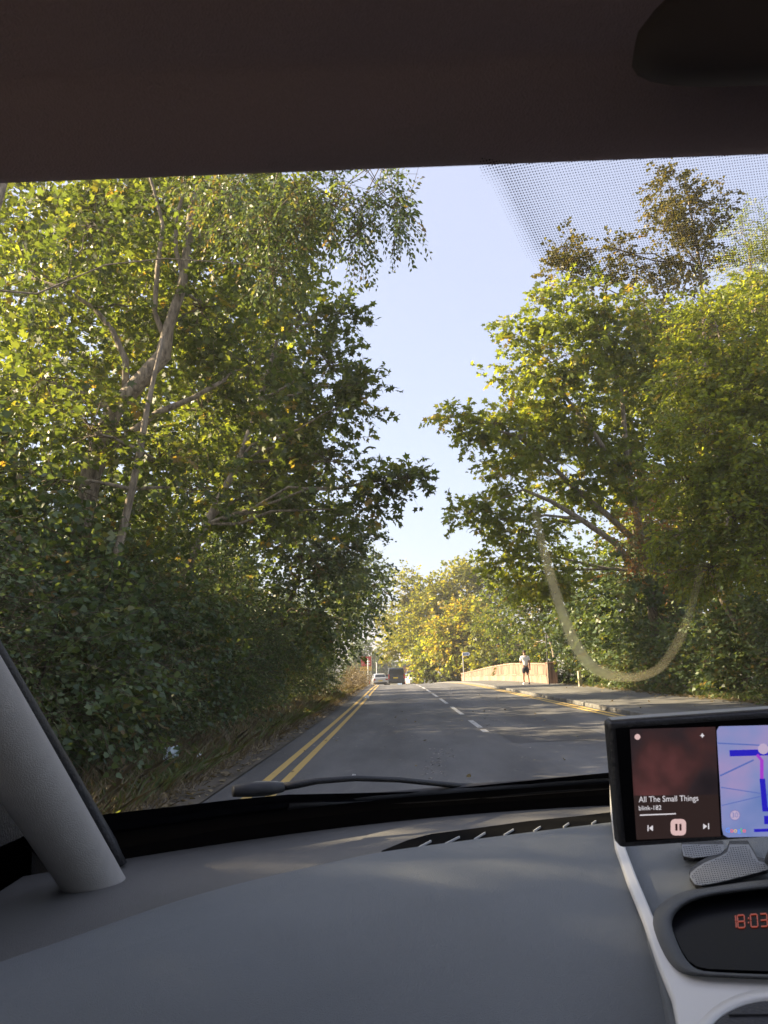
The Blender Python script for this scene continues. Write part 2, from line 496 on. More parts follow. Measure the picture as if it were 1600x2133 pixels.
def make_plant(name, label, cat, base, trunks, ells, leaf='syc', mat='leaf_syc', size=0.13, dens=1.0, nleaf=9, twig=0.5, droop=0.25,
               bark='bark', clump=14, spread=0.38, tint=(0.5, 0.25), group=None, limb=0.05, shell=0.55, zmin=0.08, flat=0.55, limbs=True, xmax=None, xmin=None):
    """a tree or shrub: trunk(s), limbs and twigs, and a crown of leaves on sprays.
    trunks: list of (points, radii); ells: list of (centre, radii) of the crown's masses."""
    global rng
    rng = np.random.default_rng(zlib.crc32(label.encode()))   # each plant keeps its own shape whatever else changes
    root = empty(name, tuple(map(float, base)), 0, label, cat, group)
    tm = MB()
    skel = []
    for pts, rad in trunks:
        tm.tube(pts, rad, n=9, wob=0.07)
        for p, r in zip(pts, rad): skel.append((np.array(p, float), r))
    SO = []; SD = []; BA = []; BB = []; BRA = []; BRB = []
    for c, r in ells:
        c = np.array(c, float); r = np.array(r, float)
        if limbs and skel:
            # the limb starts at the nearest skeleton point lying lower than the mass
            best = min(skel, key=lambda q: np.linalg.norm(q[0] - c) + (2.0 * max(0, q[0][2] - c[2])))
            r0 = min(best[1] * 0.7, limb * (1 + 0.4 * float(np.max(r))))
            pts = curve_pts(best[0], c, 0.04, 0.12, 5)
            tm.tube(pts, np.linspace(r0, r0 * 0.35, len(pts)), n=6, cap=False)
        else:
            r0 = limb
        # sub-clumps over the mass
        m = max(5, int(clump))
        dirs = unit(rng.normal(0, 1, (m, 3)))
        rad = rng.uniform(shell, 1.0, m) ** 0.7
        sub = c + dirs * r * rad[:, None] * 0.88
        BA.append(np.repeat(c[None], m, 0) + rng.normal(0, 0.05, (m, 3))); BB.append(sub); BRA.append(np.full(m, max(0.006, r0 * 0.32))); BRB.append(np.full(m, 0.006))
        vol = float(np.prod(np.minimum(r, 2.5))) ** (2 / 3)
        per = max(3, int(dens * vol * 80 / m))
        for s, dr in zip(sub, dirs):
            k = max(2, int(per * rng.uniform(0.55, 1.5)))
            off = rng.normal(0, 1, (k, 3)) * r * spread * rng.uniform(0.6, 1.15)
            pos = s + off
            d = unit(unit(pos - c) * 0.9 + off / np.linalg.norm(r) * 0.6 + rng.normal(0, 0.45, (k, 3)))
            SO.append(pos); SD.append(d)
    SO = np.concatenate(SO); SD = np.concatenate(SD)
    keep = SO[:, 2] > zmin
    if xmax is not None: keep &= SO[:, 0] < xmax
    if xmin is not None: keep &= SO[:, 0] > xmin
    SO = SO[keep]; SD = SD[keep]
    ns = len(SO)
    L = twig * rng.uniform(0.6, 1.4, ns)
    SD[:, 2] -= droop * rng.uniform(0.2, 1.0, ns); SD = unit(SD)
    # leaves alternate along each twig
    tt = (np.arange(nleaf) + 0.6) / nleaf
    Lp = SO[:, None, :] + SD[:, None, :] * (L[:, None] * tt[None, :])[:, :, None]
    Lp[:, :, 2] -= droop * 0.5 * (L[:, None] * tt[None, :] ** 2)
    side = unit(np.cross(SD, np.array([0, 0, 1.0])) + 1e-4)
    sg = np.where(np.arange(nleaf) % 2 == 0, 1.0, -1.0)
    Ld = unit(SD[:, None, :] * 0.65 + side[:, None, :] * sg[None, :, None] * 0.85 + rng.normal(0, 0.35, (ns, nleaf, 3)) + np.array([0, 0, -droop * 0.8]))
    O = (Lp + Ld * size * 0.25).reshape(-1, 3); D = Ld.reshape(-1, 3)
    pickl = rng.random(len(O)) > 0.08
    O = O[pickl]; D = D[pickl]
    sprayt = np.repeat(np.clip(rng.normal(tint[0], tint[1], ns), 0, 1), nleaf)[pickl]
    tv = np.clip(sprayt + rng.normal(0, 0.10, len(O)), 0, 1)
    ss = size * rng.uniform(0.6, 1.25, len(O))
    me = leaves_mesh('crown', O, D, ss, leaf, tv, flat)
    cr = link('crown', me, M[mat])
    cr['kind'] = 'stuff'
    world_child(cr, root)
    # twigs and branches: one part
    V1, F1 = prisms(SO, SO + SD * L[:, None] * 0.95, np.full(ns, 0.004 + 0.012 * size), np.full(ns, 0.002))
    A = np.concatenate(BA); B = np.concatenate(BB)
    V2, F2 = prisms(A, B, np.concatenate(BRA), np.concatenate(BRB))
    me = np_mesh('branches', np.concatenate([V1, V2]), [F1, F2 + len(V1)])
    br = link('branches', me, M['twig']); br['kind'] = 'stuff'
    world_child(br, root)
    if tm.v:
        tr = tm.build('trunk', M[bark], root, smooth=True)
    return root

def E(px, py, rx, ry, d, t=None):
    """crown mass seen at a photo pixel with pixel radii, at distance d, t metres deep (half)"""
    c = P(px, py, d); k = d / FPX
    if t is None: t = max(0.5, 0.5 * (rx + ry) * k)
    return (c, (rx * k, t, ry * k))

def trunk_px(pts, d, wpx):
    """trunk through photo pixels; d one distance or a list, wpx widths in photo pixels"""
    ds = d if isinstance(d, (list, tuple)) else [d] * len(pts)
    return ([P(x, y, q) for (x, y), q in zip(pts, ds)], [max(0.012, w * q / FPX / 2) for w, q in zip(wpx, ds)])

def stem(base, top, r0, r1, n=6, jit=0.06):
    pts = curve_pts(base, top, 0.0, jit, n)
    return (pts, list(np.linspace(r0, r1, n + 1)))

def foot(px, py, d, dz=0.0):
    p = P(px, py, d); return (p[0], p[1], float(zr(p[1])) - 0.1 + dz)

# ---- left belt
t1 = trunk_px([(140, 1420), (160, 1200), (178, 1060), (195, 960), (240, 850), (290, 795), (340, 740), (352, 680), (378, 600), (392, 500), (402, 400), (410, 300)],
              [11.6, 11.5, 11.5, 11.4, 11.4, 11.3, 11.2, 11.2, 11.2, 11.3, 11.4, 11.5], [54, 50, 47, 44, 40, 38, 36, 24, 22, 18, 16, 10])
t1[0].insert(0, np.array([t1[0][0][0], t1[0][0][1], -0.1])); t1[1].insert(0, t1[1][0] * 1.15)
t1b = trunk_px([(262, 835), (262, 750), (235, 690), (195, 640), (130, 600), (40, 570)], 11.3, [17, 15, 13, 11, 8, 5])
t1c = trunk_px([(343, 705), (322, 650), (328, 560), (340, 470), (322, 400), (300, 330)], 11.2, [14, 12, 11, 9, 7, 5])
t1d = trunk_px([(384, 580), (366, 520), (368, 450), (386, 390), (380, 320)], 11.2, [12, 11, 9, 7, 5])
t1e = trunk_px([(188, 1010), (215, 960), (262, 910), (330, 860), (400, 830), (470, 790)], 11.6, [24, 22, 20, 16, 12, 8])
make_plant('tree', 'leaning tree with a thick bent pale trunk forking above the roadside thicket', 'tree', foot(140, 1420, 11.6),
           [t1, t1b, t1c, t1d, t1e],
           [E(60, 560, 130, 110, 10.8), E(190, 470, 140, 110, 11.4), E(330, 430, 110, 90, 12.0), E(470, 480, 120, 110, 11.6), E(90, 790, 120, 120, 11.2),
            E(420, 640, 110, 100, 12.0), E(300, 640, 110, 90, 12.6), E(520, 760, 110, 100, 12.2), E(420, 850, 110, 90, 12.6)],
           leaf='syc', mat='leaf_syc', size=0.115, dens=2.7, nleaf=8, tint=(0.42, 0.26), bark='bark', limb=0.035)
t2 = trunk_px([(205, 1330), (232, 1200), (255, 1110), (275, 1020), (292, 940), (305, 860), (322, 780), (340, 700)], [10.6] * 8, [20, 19, 18, 17, 15, 13, 10, 7])
t2[0].insert(0, np.array([t2[0][0][0], t2[0][0][1], -0.1])); t2[1].insert(0, t2[1][0])
make_plant('tree', 'slender straight-stemmed sapling standing in front of the thick bent trunk', 'tree', foot(205, 1330, 10.6), [t2],
           [E(330, 960, 110, 90, 11.0), E(200, 900, 110, 100, 10.4), E(120, 1000, 130, 90, 10.0), E(400, 1020, 110, 80, 11.6)],
           leaf='syc', mat='leaf_syc', size=0.115, dens=1.8, nleaf=8, tint=(0.5, 0.25), limb=0.025)
t3 = stem((-5.6, 16.2, -0.1), P(580, 700, 17.0), 0.13, 0.04)
make_plant('tree', 'sycamore with a long leafy branch reaching out over the left lane', 'tree', (-5.6, 16.2, -0.1), [t3],
           [E(630, 660, 70, 45, 16.5), E(705, 655, 30, 24, 16.0, .5), E(690, 760, 60, 36, 16.2), E(750, 800, 32, 32, 16.0, .5), E(700, 850, 72, 45, 16.5), E(640, 780, 90, 70, 17.5),
            E(610, 920, 100, 70, 17), E(690, 960, 66, 45, 16.6), E(770, 1003, 58, 17, 16.4, .5), E(842, 993, 40, 18, 16.2, .45), E(735, 1062, 56, 24, 16.8, .7), E(560, 700, 110, 100, 18), E(550, 860, 110, 90, 18),
            E(540, 1020, 120, 80, 17.5), E(640, 1060, 90, 60, 18)],
           leaf='syc', mat='leaf_syc', size=0.155, dens=1.5, nleaf=9, tint=(0.42, 0.25), limb=0.03, twig=0.45, spread=0.33)
t4 = stem((-4.6, 25, -0.1), P(650, 1080, 27), 0.12, 0.04)
make_plant('tree', 'dark leafy tree by the left kerb below the reaching sycamore branch', 'tree', (-4.6, 25, -0.1), [t4],
           [E(690, 1120, 70, 50, 26), E(740, 1110, 34, 28, 25.5, .6), E(620, 1160, 90, 70, 25), E(715, 1195, 62, 48, 27), E(640, 1270, 90, 70, 25), E(700, 1290, 60, 60, 28), E(580, 1100, 80, 70, 24)],
           leaf='ivy', mat='leaf_dark', size=0.135, dens=2.4, nleaf=9, tint=(0.5, 0.22), limb=0.03)
t5 = stem((-4.2, 37, -0.1), P(740, 1190, 38), 0.12, 0.04)
make_plant('tree', 'last dark tree of the left belt with twigs against the pale sky', 'tree', (-4.2, 37, -0.1), [t5],
           [E(745, 1190, 46, 36, 38), E(785, 1215, 26, 24, 37, .7), E(745, 1260, 40, 40, 38), E(700, 1230, 50, 60, 39), E(692, 1320, 40, 50, 38), E(728, 1300, 14, 26, 40, .6)],
           leaf='ivy', mat='leaf_dark', size=0.15, dens=2.4, nleaf=9, tint=(0.45, 0.22), limb=0.03)
# drooping branch that hangs in from above
t6 = stem((-5.2, 7.2, -0.1), (-4.6, 8.6, 8.6), 0.14, 0.05)
t6b = (curve_pts((-4.6, 8.6, 8.2), P(800, 330, 9.2), 0.05, 0.08, 7), list(np.linspace(0.05, 0.012, 8)))
make_plant('tree', 'small-leaved tree whose drooping twigs hang down beside the clear sky', 'tree', (-5.2, 7.2, -0.1), [t6, t6b],
           [E(620, 400, 90, 60, 9.4, .7), E(700, 420, 60, 70, 9.3, .6), E(745, 480, 28, 55, 9.2, .4), E(790, 400, 50, 60, 9.1, .5), E(835, 450, 18, 62, 9.1, .25), E(560, 470, 80, 55, 9.8, .7), E(640, 470, 50, 40, 9.6, .5), E(570, 560, 50, 40, 10, .5),
            E(480, 400, 90, 60, 10, .8)],
           leaf='oval', mat='leaf_dark', size=0.07, dens=5.5, nleaf=14, twig=0.34, droop=0.8, tint=(0.55, 0.25), limb=0.012, clump=16, spread=0.36, flat=0.3)
# taller trees behind
for i, (bx, by, es, lab) in enumerate([
    ((-9.5, 17.5), 0, [E(80, 430, 190, 130, 17), E(300, 380, 170, 120, 18), E(110, 680, 180, 140, 17.5), E(40, 900, 160, 120, 17)], 'tall yellow-green tree behind the bent trunk at the far left'),
    ((-8.6, 22.0), 0, [E(480, 380, 150, 110, 21), E(420, 560, 150, 120, 21.5), E(560, 560, 110, 110, 22), E(330, 760, 150, 120, 21), E(600, 450, 90, 80, 22)], 'tall backlit tree behind the fork of the bent trunk'),
    ((-8.0, 27.0), 0, [E(520, 720, 110, 100, 27), E(560, 880, 110, 100, 27), E(480, 1000, 120, 90, 26), E(420, 900, 110, 90, 26), E(600, 1010, 80, 80, 28)], 'backlit tree behind the reaching sycamore')]):
    st = stem((bx[0], bx[1], -0.1), (bx[0] + 0.4, bx[1], 10.5 - i), 0.16, 0.05)
    make_plant('tree', lab, 'tree', (bx[0], bx[1], -0.1), [st], es, leaf='ivy', mat='leaf_yellow', size=0.19, dens=1.8, nleaf=8, tint=(0.28, 0.28), bark='bark_dark', limb=0.03, spread=0.34)
# thicket of shrubs along the verge
sh = [(-4.7, 3.1, 4.6, 'dark'), (-4.6, 6.8, 3.2, 'dark'), (-4.0, 8.3, 2.5, 'ivy'), (-4.9, 9.6, 3.9, 'syc'), (-4.2, 11.2, 2.8, 'dark'), (-4.6, 13.0, 3.9, 'syc'), (-4.1, 14.8, 2.9, 'ivy'), (-4.7, 17.0, 4.0, 'dark'),
      (-4.2, 19.3, 3.0, 'dark'), (-4.7, 22.0, 4.4, 'syc'), (-4.2, 24.8, 3.2, 'dark'), (-4.5, 28.0, 4.0, 'dark'), (-4.2, 31.5, 3.6, 'ivy'), (-4.5, 35.0, 4.2, 'dark'), (-4.7, 39.0, 3.8, 'dark'), (-5.1, 43.5, 4.0, 'dark')]
places = ['beside the black pillar edge at the near end of the left verge', 'second from the near end of the left verge thicket', 'with broad leaves low on the left verge behind the pale litter', 'with maple leaves under the bent trunk', 'with yellowish shoots above the scrap of pale paper',
          'with big leaves below the slender sapling', 'ivy-leaved behind the dry grass of the left verge', 'tall and dense at the middle of the left verge', 'low and dark over the dry stems of the verge', 'tall with maple leaves mid-way along the left belt',
          'dark and low behind the green weeds by the yellow lines', 'dense and dark past the green weeds', 'ivy-covered under the last trees of the left belt', 'tall in the shade near the far end of the left belt', 'last but one before the red sign', 'last of the left thicket next to the brown dry brush']
for (x, y, h, k), pl in zip(sh, places):
    lf = 'ivy' if y < 4 else {'dark': 'oval', 'ivy': 'ivy', 'syc': 'ivy'}[k]
    sz = {'dark': 0.060, 'ivy': 0.072, 'syc': 0.098}[k] * (1 + y * 0.008)
    r = 1.05 + 0.10 * h
    es = [((x + rng.uniform(-.15, .15), y, h * 0.30), (r * 0.92, r * 1.15, h * 0.34)), ((x - 0.2, y + rng.uniform(-.5, .5), h * 0.62), (r * 0.95, r * 1.1, h * 0.34)), ((x - 0.5, y + rng.uniform(-.4, .4), h * 0.9), (r * 0.7, r * 0.85, h * 0.25))]
    if y < 4: es = [((x, -.15, h * .35), (1.2, 1.1, h * .42)), ((x - .1, -.2, h * .72), (1.2, 1.1, h * .32)), ((x - .2, .25, h * .62), (.8, .7, h * .25)), ((x - 1.2, -.1, h * .62), (1.2, 1.1, h * .45)), ((x - .2, .0, h * .98), (1.1, .95, h * .24)), ((x - 1.0, .1, h * 1.0), (1.0, .95, h * .28)), ((x, 4.8, h * .28), (1.2, 1.0, h * .3)), ((x, 5.0, h * .55), (1.0, 1.0, h * .3)), ((x, 3.2, h * .16), (1.0, 1.0, h * .18))]  # masses beside the car added out of view, keeping sun off the dash pad
    st = [stem((x + rng.uniform(-.3, .3), y + rng.uniform(-.3, .3), -0.1), (x + rng.uniform(-.8, .4), y + rng.uniform(-.7, .7), h * rng.uniform(.6, 1.0)), 0.03, 0.008, 5) for _ in range(4)]
    make_plant('shrub', 'roadside shrub ' + pl, 'shrub', (x, y, float(zr(y)) - 0.1), st, es, leaf=lf, mat='leaf_dark', size=sz, dens=(15 if y < 4 else 7.0 if k == 'dark' else 5.0) * (0.75 if y > 20 else 1), nleaf=10 if k == 'dark' else 8,
               twig=0.42, droop=0.3, tint=(0.42, 0.25), flat=0.38, bark='bark_dark', limb=0.02, group='shrubs of the left roadside thicket', clump=18, spread=0.30, limbs=False, xmax=-2.75, xmin=-6.3 if y < 4 else -5.5)

# deeper understorey of the left belt
for (x, y, h, lab) in ((-7.6, 8.5, 5.6, 'deep in the left belt beside the thick bent trunk'), (-7.6, 13.0, 6.4, 'deep in the left belt behind the slender sapling'), (-7.0, 18.5, 7.2, 'deep in the left belt under the tall backlit trees'), (-7.2, 25.0, 7.5, 'deep in the left belt behind the reaching sycamore'),
                       (-7.5, 33.0, 6.0, 'deep in the left belt near its far end'), (-11.5, 11.0, 5.0, 'at the back of the left belt behind the bent trunk'), (-12.5, 18.0, 5.5, 'at the back of the left belt under the yellow-green tree')):
    make_plant('bush', 'tall leafy bush ' + lab, 'bush', (x, y, -0.1), [stem((x, y, -.1), (x + .3, y, h * .8), .05, .012)],
               [((x, y, h * .3), (1.7, 2.6, h * .34)), ((x + .2, y + .5, h * .75), (1.5, 2.2, h * .3))], leaf='ivy', mat='leaf_syc', size=.16, dens=1.9, nleaf=9, twig=.5, tint=(.45, .25), bark='bark_dark', limbs=False, clump=18, spread=.32,
               group='bushes deep in the left belt')
# ---- right side
rt1 = stem((9.6, 29.5, -0.1), P(1265, 700, 29), 0.22, 0.05)
rt1b = trunk_px([(1326, 1190), (1280, 1130), (1215, 1085), (1150, 1045), (1090, 1020)], [29.3, 29, 28.5, 28, 27.5], [16, 14, 12, 9, 6])
rt1c = trunk_px([(1316, 1120), (1262, 1070), (1200, 1020), (1140, 960), (1080, 910), (1000, 885)], [29.3, 29, 28.5, 28, 27.5, 27], [15, 13, 11, 9, 7, 4])
rt1d = trunk_px([(1304, 1000), (1235, 900), (1180, 830), (1140, 760)], [29, 28.5, 28, 28], [12, 10, 8, 5])
make_plant('tree', 'big sycamore over the pavement with a branch pointing left into the sky', 'tree', (9.6, 29.5, -0.1), [rt1, rt1b, rt1c, rt1d],
           [E(1180, 640, 74, 45, 28), E(1085, 700, 60, 30, 27.5, .9), E(1100, 775, 66, 45, 27.5), E(1180, 740, 80, 60, 28), E(1270, 690, 90, 70, 29), E(1035, 880, 50, 30, 27, .8), E(938, 868, 32, 17, 26.6, .5), E(985, 905, 30, 18, 26.8, .5),
            E(1100, 900, 80, 60, 28), E(1065, 985, 66, 42, 27.5), E(975, 1072, 36, 20, 27, .6), E(1030, 1085, 50, 30, 27.4, .9), E(1090, 1110, 70, 45, 28), E(1210, 850, 100, 80, 29), E(1210, 990, 110, 80, 29.5),
            E(1050, 1165, 46, 30, 28.5), E(1130, 1190, 80, 50, 29), E(1310, 820, 90, 90, 30), E(1330, 960, 80, 80, 30)],
           leaf='syc', mat='leaf_yellow', size=0.20, dens=1.75, nleaf=9, tint=(0.42, 0.26), limb=0.045, spread=0.34)
rt2 = stem((13.2, 31.5, -0.1), P(1428, 380, 31), 0.2, 0.04)
make_plant('tree', 'tall narrow tree standing up behind the dotted windscreen band', 'tree', (13.2, 31.5, -0.1), [rt2],
           [E(1400, 395, 48, 42, 31, 1.0), E(1445, 440, 56, 50, 31), E(1385, 480, 50, 46, 31), E(1440, 540, 66, 45, 31), E(1500, 420, 22, 36, 31, .6), E(1340, 555, 60, 40, 31), E(1180, 515, 34, 30, 29.5, .7), E(1230, 560, 60, 38, 30), E(1290, 520, 26, 34, 30.5, .6), E(1170, 565, 34, 28, 29.5, .7),
            E(1400, 650, 100, 70, 31.5), E(1360, 760, 90, 80, 32)],
           leaf='ivy', mat='leaf_russet', size=0.15, dens=1.9, nleaf=8, tint=(0.10, 0.16), limb=0.04, spread=0.33)
rt3 = [stem((9.3 + rng.uniform(-.4, .6), 17.5 + rng.uniform(-1, 1), -0.1), P(1420 + 70 * k, 700 - 30 * (k % 2), 18), 0.07, 0.02) for k in range(4)]
make_plant('tree', 'bushy yellow-green tree lit by the sun above the right pavement', 'tree', (9.4, 17.5, -0.1), rt3,
           [E(1500, 690, 95, 75, 18), E(1585, 640, 90, 60, 18.5), E(1440, 780, 75, 70, 18), E(1550, 820, 110, 90, 17.5), E(1470, 900, 90, 80, 17.5), E(1570, 960, 100, 90, 17), E(1440, 1010, 80, 60, 17.5), E(1530, 1080, 110, 70, 17), E(1430, 1110, 70, 50, 17.5), E(1600, 1150, 90, 70, 17), E(1480, 1180, 80, 50, 17.5),
            E(1660, 800, 120, 110, 18), E(1680, 1000, 120, 110, 18)],
           leaf='oval', mat='leaf_yellow', size=0.125, dens=4.4, nleaf=13, twig=0.42, tint=(0.45, 0.25), droop=0.3, limb=0.02, spread=0.21, clump=24, flat=0.4)
make_plant('tree', 'russet-leaved hawthorn between the sycamore and the yellow-green tree', 'tree', (10.0, 20.5, -0.1), [stem((10.0, 20.5, -0.1), P(1390, 1060, 20.5), 0.09, 0.02)],
           [E(1345, 1085, 46, 26, 19.5, .6), E(1390, 1060, 40, 36, 19.8, .6), E(1330, 1120, 34, 18, 19.5, .5), E(1380, 1010, 36, 34, 20, .6), E(1340, 1180, 44, 24, 19.6, .6), E(1410, 1190, 50, 36, 20)],
           leaf='oval', mat='leaf_russet', size=0.085, dens=3.0, nleaf=12, twig=0.4, tint=(0.66, 0.25), limb=0.016)
make_plant('tree', 'ivy-clad dark tree behind the reflected streak above the wooden post', 'tree', (9.8, 32.5, -0.1), [stem((9.8, 32.5, -0.1), (10.0, 32, 6.5), 0.18, 0.05)],
           [E(1225, 1220, 70, 80, 36), E(1300, 1250, 80, 80, 32.5), E(1220, 1330, 50, 70, 38, 1.5), E(1290, 1345, 76, 60, 33), E(1370, 1290, 80, 80, 28.5), E(1370, 1180, 70, 70, 28.5)],
           leaf='ivy', mat='leaf_dark', size=0.17, dens=2.1, nleaf=9, tint=(0.45, 0.22), bark='bark_dark', limb=0.03)
make_plant('tree', 'tall pale green tree filling in behind the yellow-green tree', 'tree', (15.0, 33.0, -0.1), [stem((15.0, 33, -0.1), P(1520, 640, 34), 0.2, 0.05)],
           [E(1500, 700, 110, 80, 34), E(1580, 640, 70, 60, 34), E(1420, 830, 110, 100, 34), E(1560, 880, 120, 120, 34), E(1430, 1020, 110, 100, 34.5), E(1560, 1080, 110, 100, 34), E(1340, 1100, 90, 80, 36), E(1510, 1230, 110, 80, 30), E(1410, 1240, 70, 70, 32), E(1580, 1300, 90, 60, 27)],
           leaf='ivy', mat='leaf_yellow', size=0.23, dens=1.3, nleaf=9, tint=(0.45, 0.25), limb=0.04, spread=.36)
make_plant('tree', 'feathery tree top at the upper right edge behind the dotted band', 'tree', (13.5, 24.5, -0.1), [stem((13.5, 24.5, -0.1), P(1560, 520, 24.5), 0.13, 0.03)],
           [E(1560, 560, 66, 40, 24.5), E(1545, 480, 26, 34, 24.5, .6), E(1600, 500, 40, 50, 24.5, .8), E(1640, 560, 60, 60, 25)],
           leaf='long', mat='leaf_yellow', size=0.13, dens=3.5, nleaf=12, tint=(0.4, 0.22), limb=0.02)
make_plant('tree', 'thin leafy tree behind the bridge wall and the dark pole', 'tree', (9.5, 47, -0.4), [stem((9.5, 47, -0.4), P(1110, 1200, 46), 0.14, 0.03)],
           [E(1060, 1215, 46, 34, 44), E(1100, 1270, 55, 45, 45), E(1050, 1290, 40, 36, 54), E(1140, 1330, 44, 40, 49), E(1160, 1260, 46, 50, 44), E(1075, 1350, 40, 30, 58)],
           leaf='ivy', mat='leaf_syc', size=0.17, dens=1.7, nleaf=9, tint=(0.5, 0.25), limb=0.03)
rs = [(9.2, 13.8, 2.6), (9.3, 16.2, 2.3), (9.2, 18.6, 2.8), (9.3, 21.2, 2.5), (9.2, 24.0, 2.8), (9.2, 27.0, 2.2), (9.1, 30.2, 2.5), (9.3, 33.2, 2.0), (9.5, 37.2, 2.6), (9.4, 41.5, 2.4)]
rpl = ['at the near end of the right pavement beyond the screen', 'over the leaf litter above the screen corner', 'around the dark hollow in the right hedge', 'broad and green left of the dark hollow', 'ivy-leaved under the bright streak', 'below the dark ivy tree', 'low beside the wooden post',
       'small behind the wooden post', 'small and dark against the end of the bridge wall', 'dark green just behind the end pier of the bridge wall']
for (x, y, h), pl in zip(rs, rpl):
    r = 1.15
    es = [((x, y, h * 0.32), (r * 0.9, 1.45, h * 0.36)), ((x + 0.3, y, h * 0.75), (r * 0.9, 1.35, h * 0.33))]
    st = [stem((x + rng.uniform(-.3, .3), y + rng.uniform(-.3, .3), -0.1), (x + rng.uniform(-.4, .6), y + rng.uniform(-.6, .6), h * rng.uniform(.6, 1.0)), 0.03, 0.008, 5) for _ in range(4)]
    make_plant('shrub', 'hedge shrub ' + pl, 'shrub', (x, y, -0.1), st, es, leaf='ivy' if int(y) % 2 else 'oval', mat='leaf_dark', size=0.12, dens=5.0, nleaf=9, twig=0.4, tint=(0.52, 0.25), bark='bark_dark', limb=0.02,
               group='shrubs of the hedge along the right pavement', clump=18, spread=0.30, limbs=False)

# ---- far trees beyond the bridge
far = [
    ('tall green tree rising highest beyond the bridge', 100, [(935, 1215, 55, 45), (905, 1260, 45, 45), (965, 1270, 60, 50), (1010, 1250, 36, 40), (930, 1310, 60, 45), (985, 1190, 24, 22), (880, 1330, 40, 40)], (955, 1400), 'leaf_far', .5),
    ('feathery tree leaning over the van beyond the bridge', 106, [(848, 1225, 22, 34), (860, 1270, 26, 34), (822, 1290, 26, 24), (840, 1330, 34, 26), (826, 1352, 28, 22), (862, 1310, 26, 40), (795, 1295, 10, 12)], (880, 1400), 'leaf_far', .55),
    ('orange-tinted tree behind the footpath sign', 90, [(955, 1300, 36, 36), (985, 1280, 30, 30), (940, 1345, 34, 34), (975, 1350, 44, 40), (1010, 1330, 30, 40), (905, 1320, 22, 30)], (965, 1405), 'leaf_yellow', .85),
    ('sunlit yellow shrub at the bend of the road', 94, [(880, 1375, 30, 26), (915, 1390, 30, 24), (945, 1398, 26, 20), (900, 1352, 24, 22), (870, 1398, 10, 16), (925, 1365, 20, 22), (958, 1408, 10, 12)], (910, 1412), 'leaf_yellow', .65),
    ('dark green tree beyond the middle of the bridge wall', 82, [(1035, 1330, 36, 32), (1075, 1345, 40, 30), (1020, 1375, 36, 24), (1060, 1380, 44, 20), (1110, 1370, 36, 26), (1005, 1300, 22, 22)], (1050, 1405), 'leaf_far', .4),
    ('dark green tree beyond the red sign at the end of the road', 150, [(745, 1352, 16, 18), (752, 1372, 16, 18), (735, 1380, 20, 22)], (745, 1400), 'leaf_dark', .45),
    ('rounded dark tree above the parked pale car', 190, [(783, 1375, 20, 18), (795, 1388, 18, 14), (775, 1392, 16, 12), (808, 1395, 14, 10)], (785, 1405), 'leaf_dark', .5),
    ('small dark tree behind the van roof', 200, [(815, 1388, 12, 10), (825, 1392, 10, 8), (835, 1394, 14, 9)], (820, 1402), 'leaf_dark', .5),
]
for lab, d, els, ft, mt, tn in far:
    b0 = P(ft[0], ft[1], d); base = (b0[0], b0[1], float(zr(d)) - 0.15)
    top = P(els[0][0], els[0][1], d)
    make_plant('tree', lab, 'tree', base, [stem(base, top, 0.25, 0.06)], [E(*e, d + rng.uniform(-1.5, 1.5)) for e in els], leaf='ivy', mat=mt, size=0.36 if d < 120 else 0.5, dens=0.68 if d < 120 else 0.5, nleaf=8, twig=0.9,
               tint=(tn, 0.24), limb=0.07, spread=0.36, bark='bark_dark', zmin=-1.5)
# brown brush by the far end of the left verge
bx = P(750, 1415, 55)
make_plant('bush', 'brown dry brush at the far end of the left verge', 'bush', (bx[0], 55, float(zr(55)) - .1), [stem((bx[0], 55, -.2), (bx[0], 55.2, 1.0), .03, .01)],
           [((bx[0] - .3, 53, .3), (.65, 2.6, .5)), ((bx[0] - .2, 57.5, .2), (.6, 2.4, .5)), ((bx[0] - .5, 62, .1), (.6, 2.5, .5)), ((bx[0] - .4, 49, .35), (.5, 2.2, .55))],
           leaf='long', mat='dry', size=0.16, dens=3.2, nleaf=10, twig=.6, droop=-.2, tint=(.45, .25), limb=.01)

# ---- grass, weeds, litter of leaves
def blades(name, X, Y, Z, h, w, mat, lean=0.5, tint=(0.5, 0.25), parent=None):
    N = len(X)
    base = np.stack([X, Y, Z], 1)
    ang = rng.uniform(0, 2 * math.pi, N)
    a = np.stack([np.cos(ang), np.sin(ang), np.zeros(N)], 1)
    ld = rng.normal(0, lean, (N, 2))
    tip = base + np.stack([ld[:, 0] * h, ld[:, 1] * h, h], 1)
    mid = base + (tip - base) * 0.5 + np.array([0, 0, 1.0]) * (0.12 * h)[:, None]
    V = np.stack([base - a * w[:, None], base + a * w[:, None], mid + a * w[:, None] * .7, tip, mid - a * w[:, None] * .7], 1).reshape(-1, 3)
    F = np.arange(N)[:, None] * 5 + np.arange(5)[None, :]
    me = np_mesh(name, V, [F], np.repeat(np.clip(rng.normal(tint[0], tint[1], N), 0, 1), 5))
    o = link(name, me, M[mat]); o['kind'] = 'stuff'
    return o

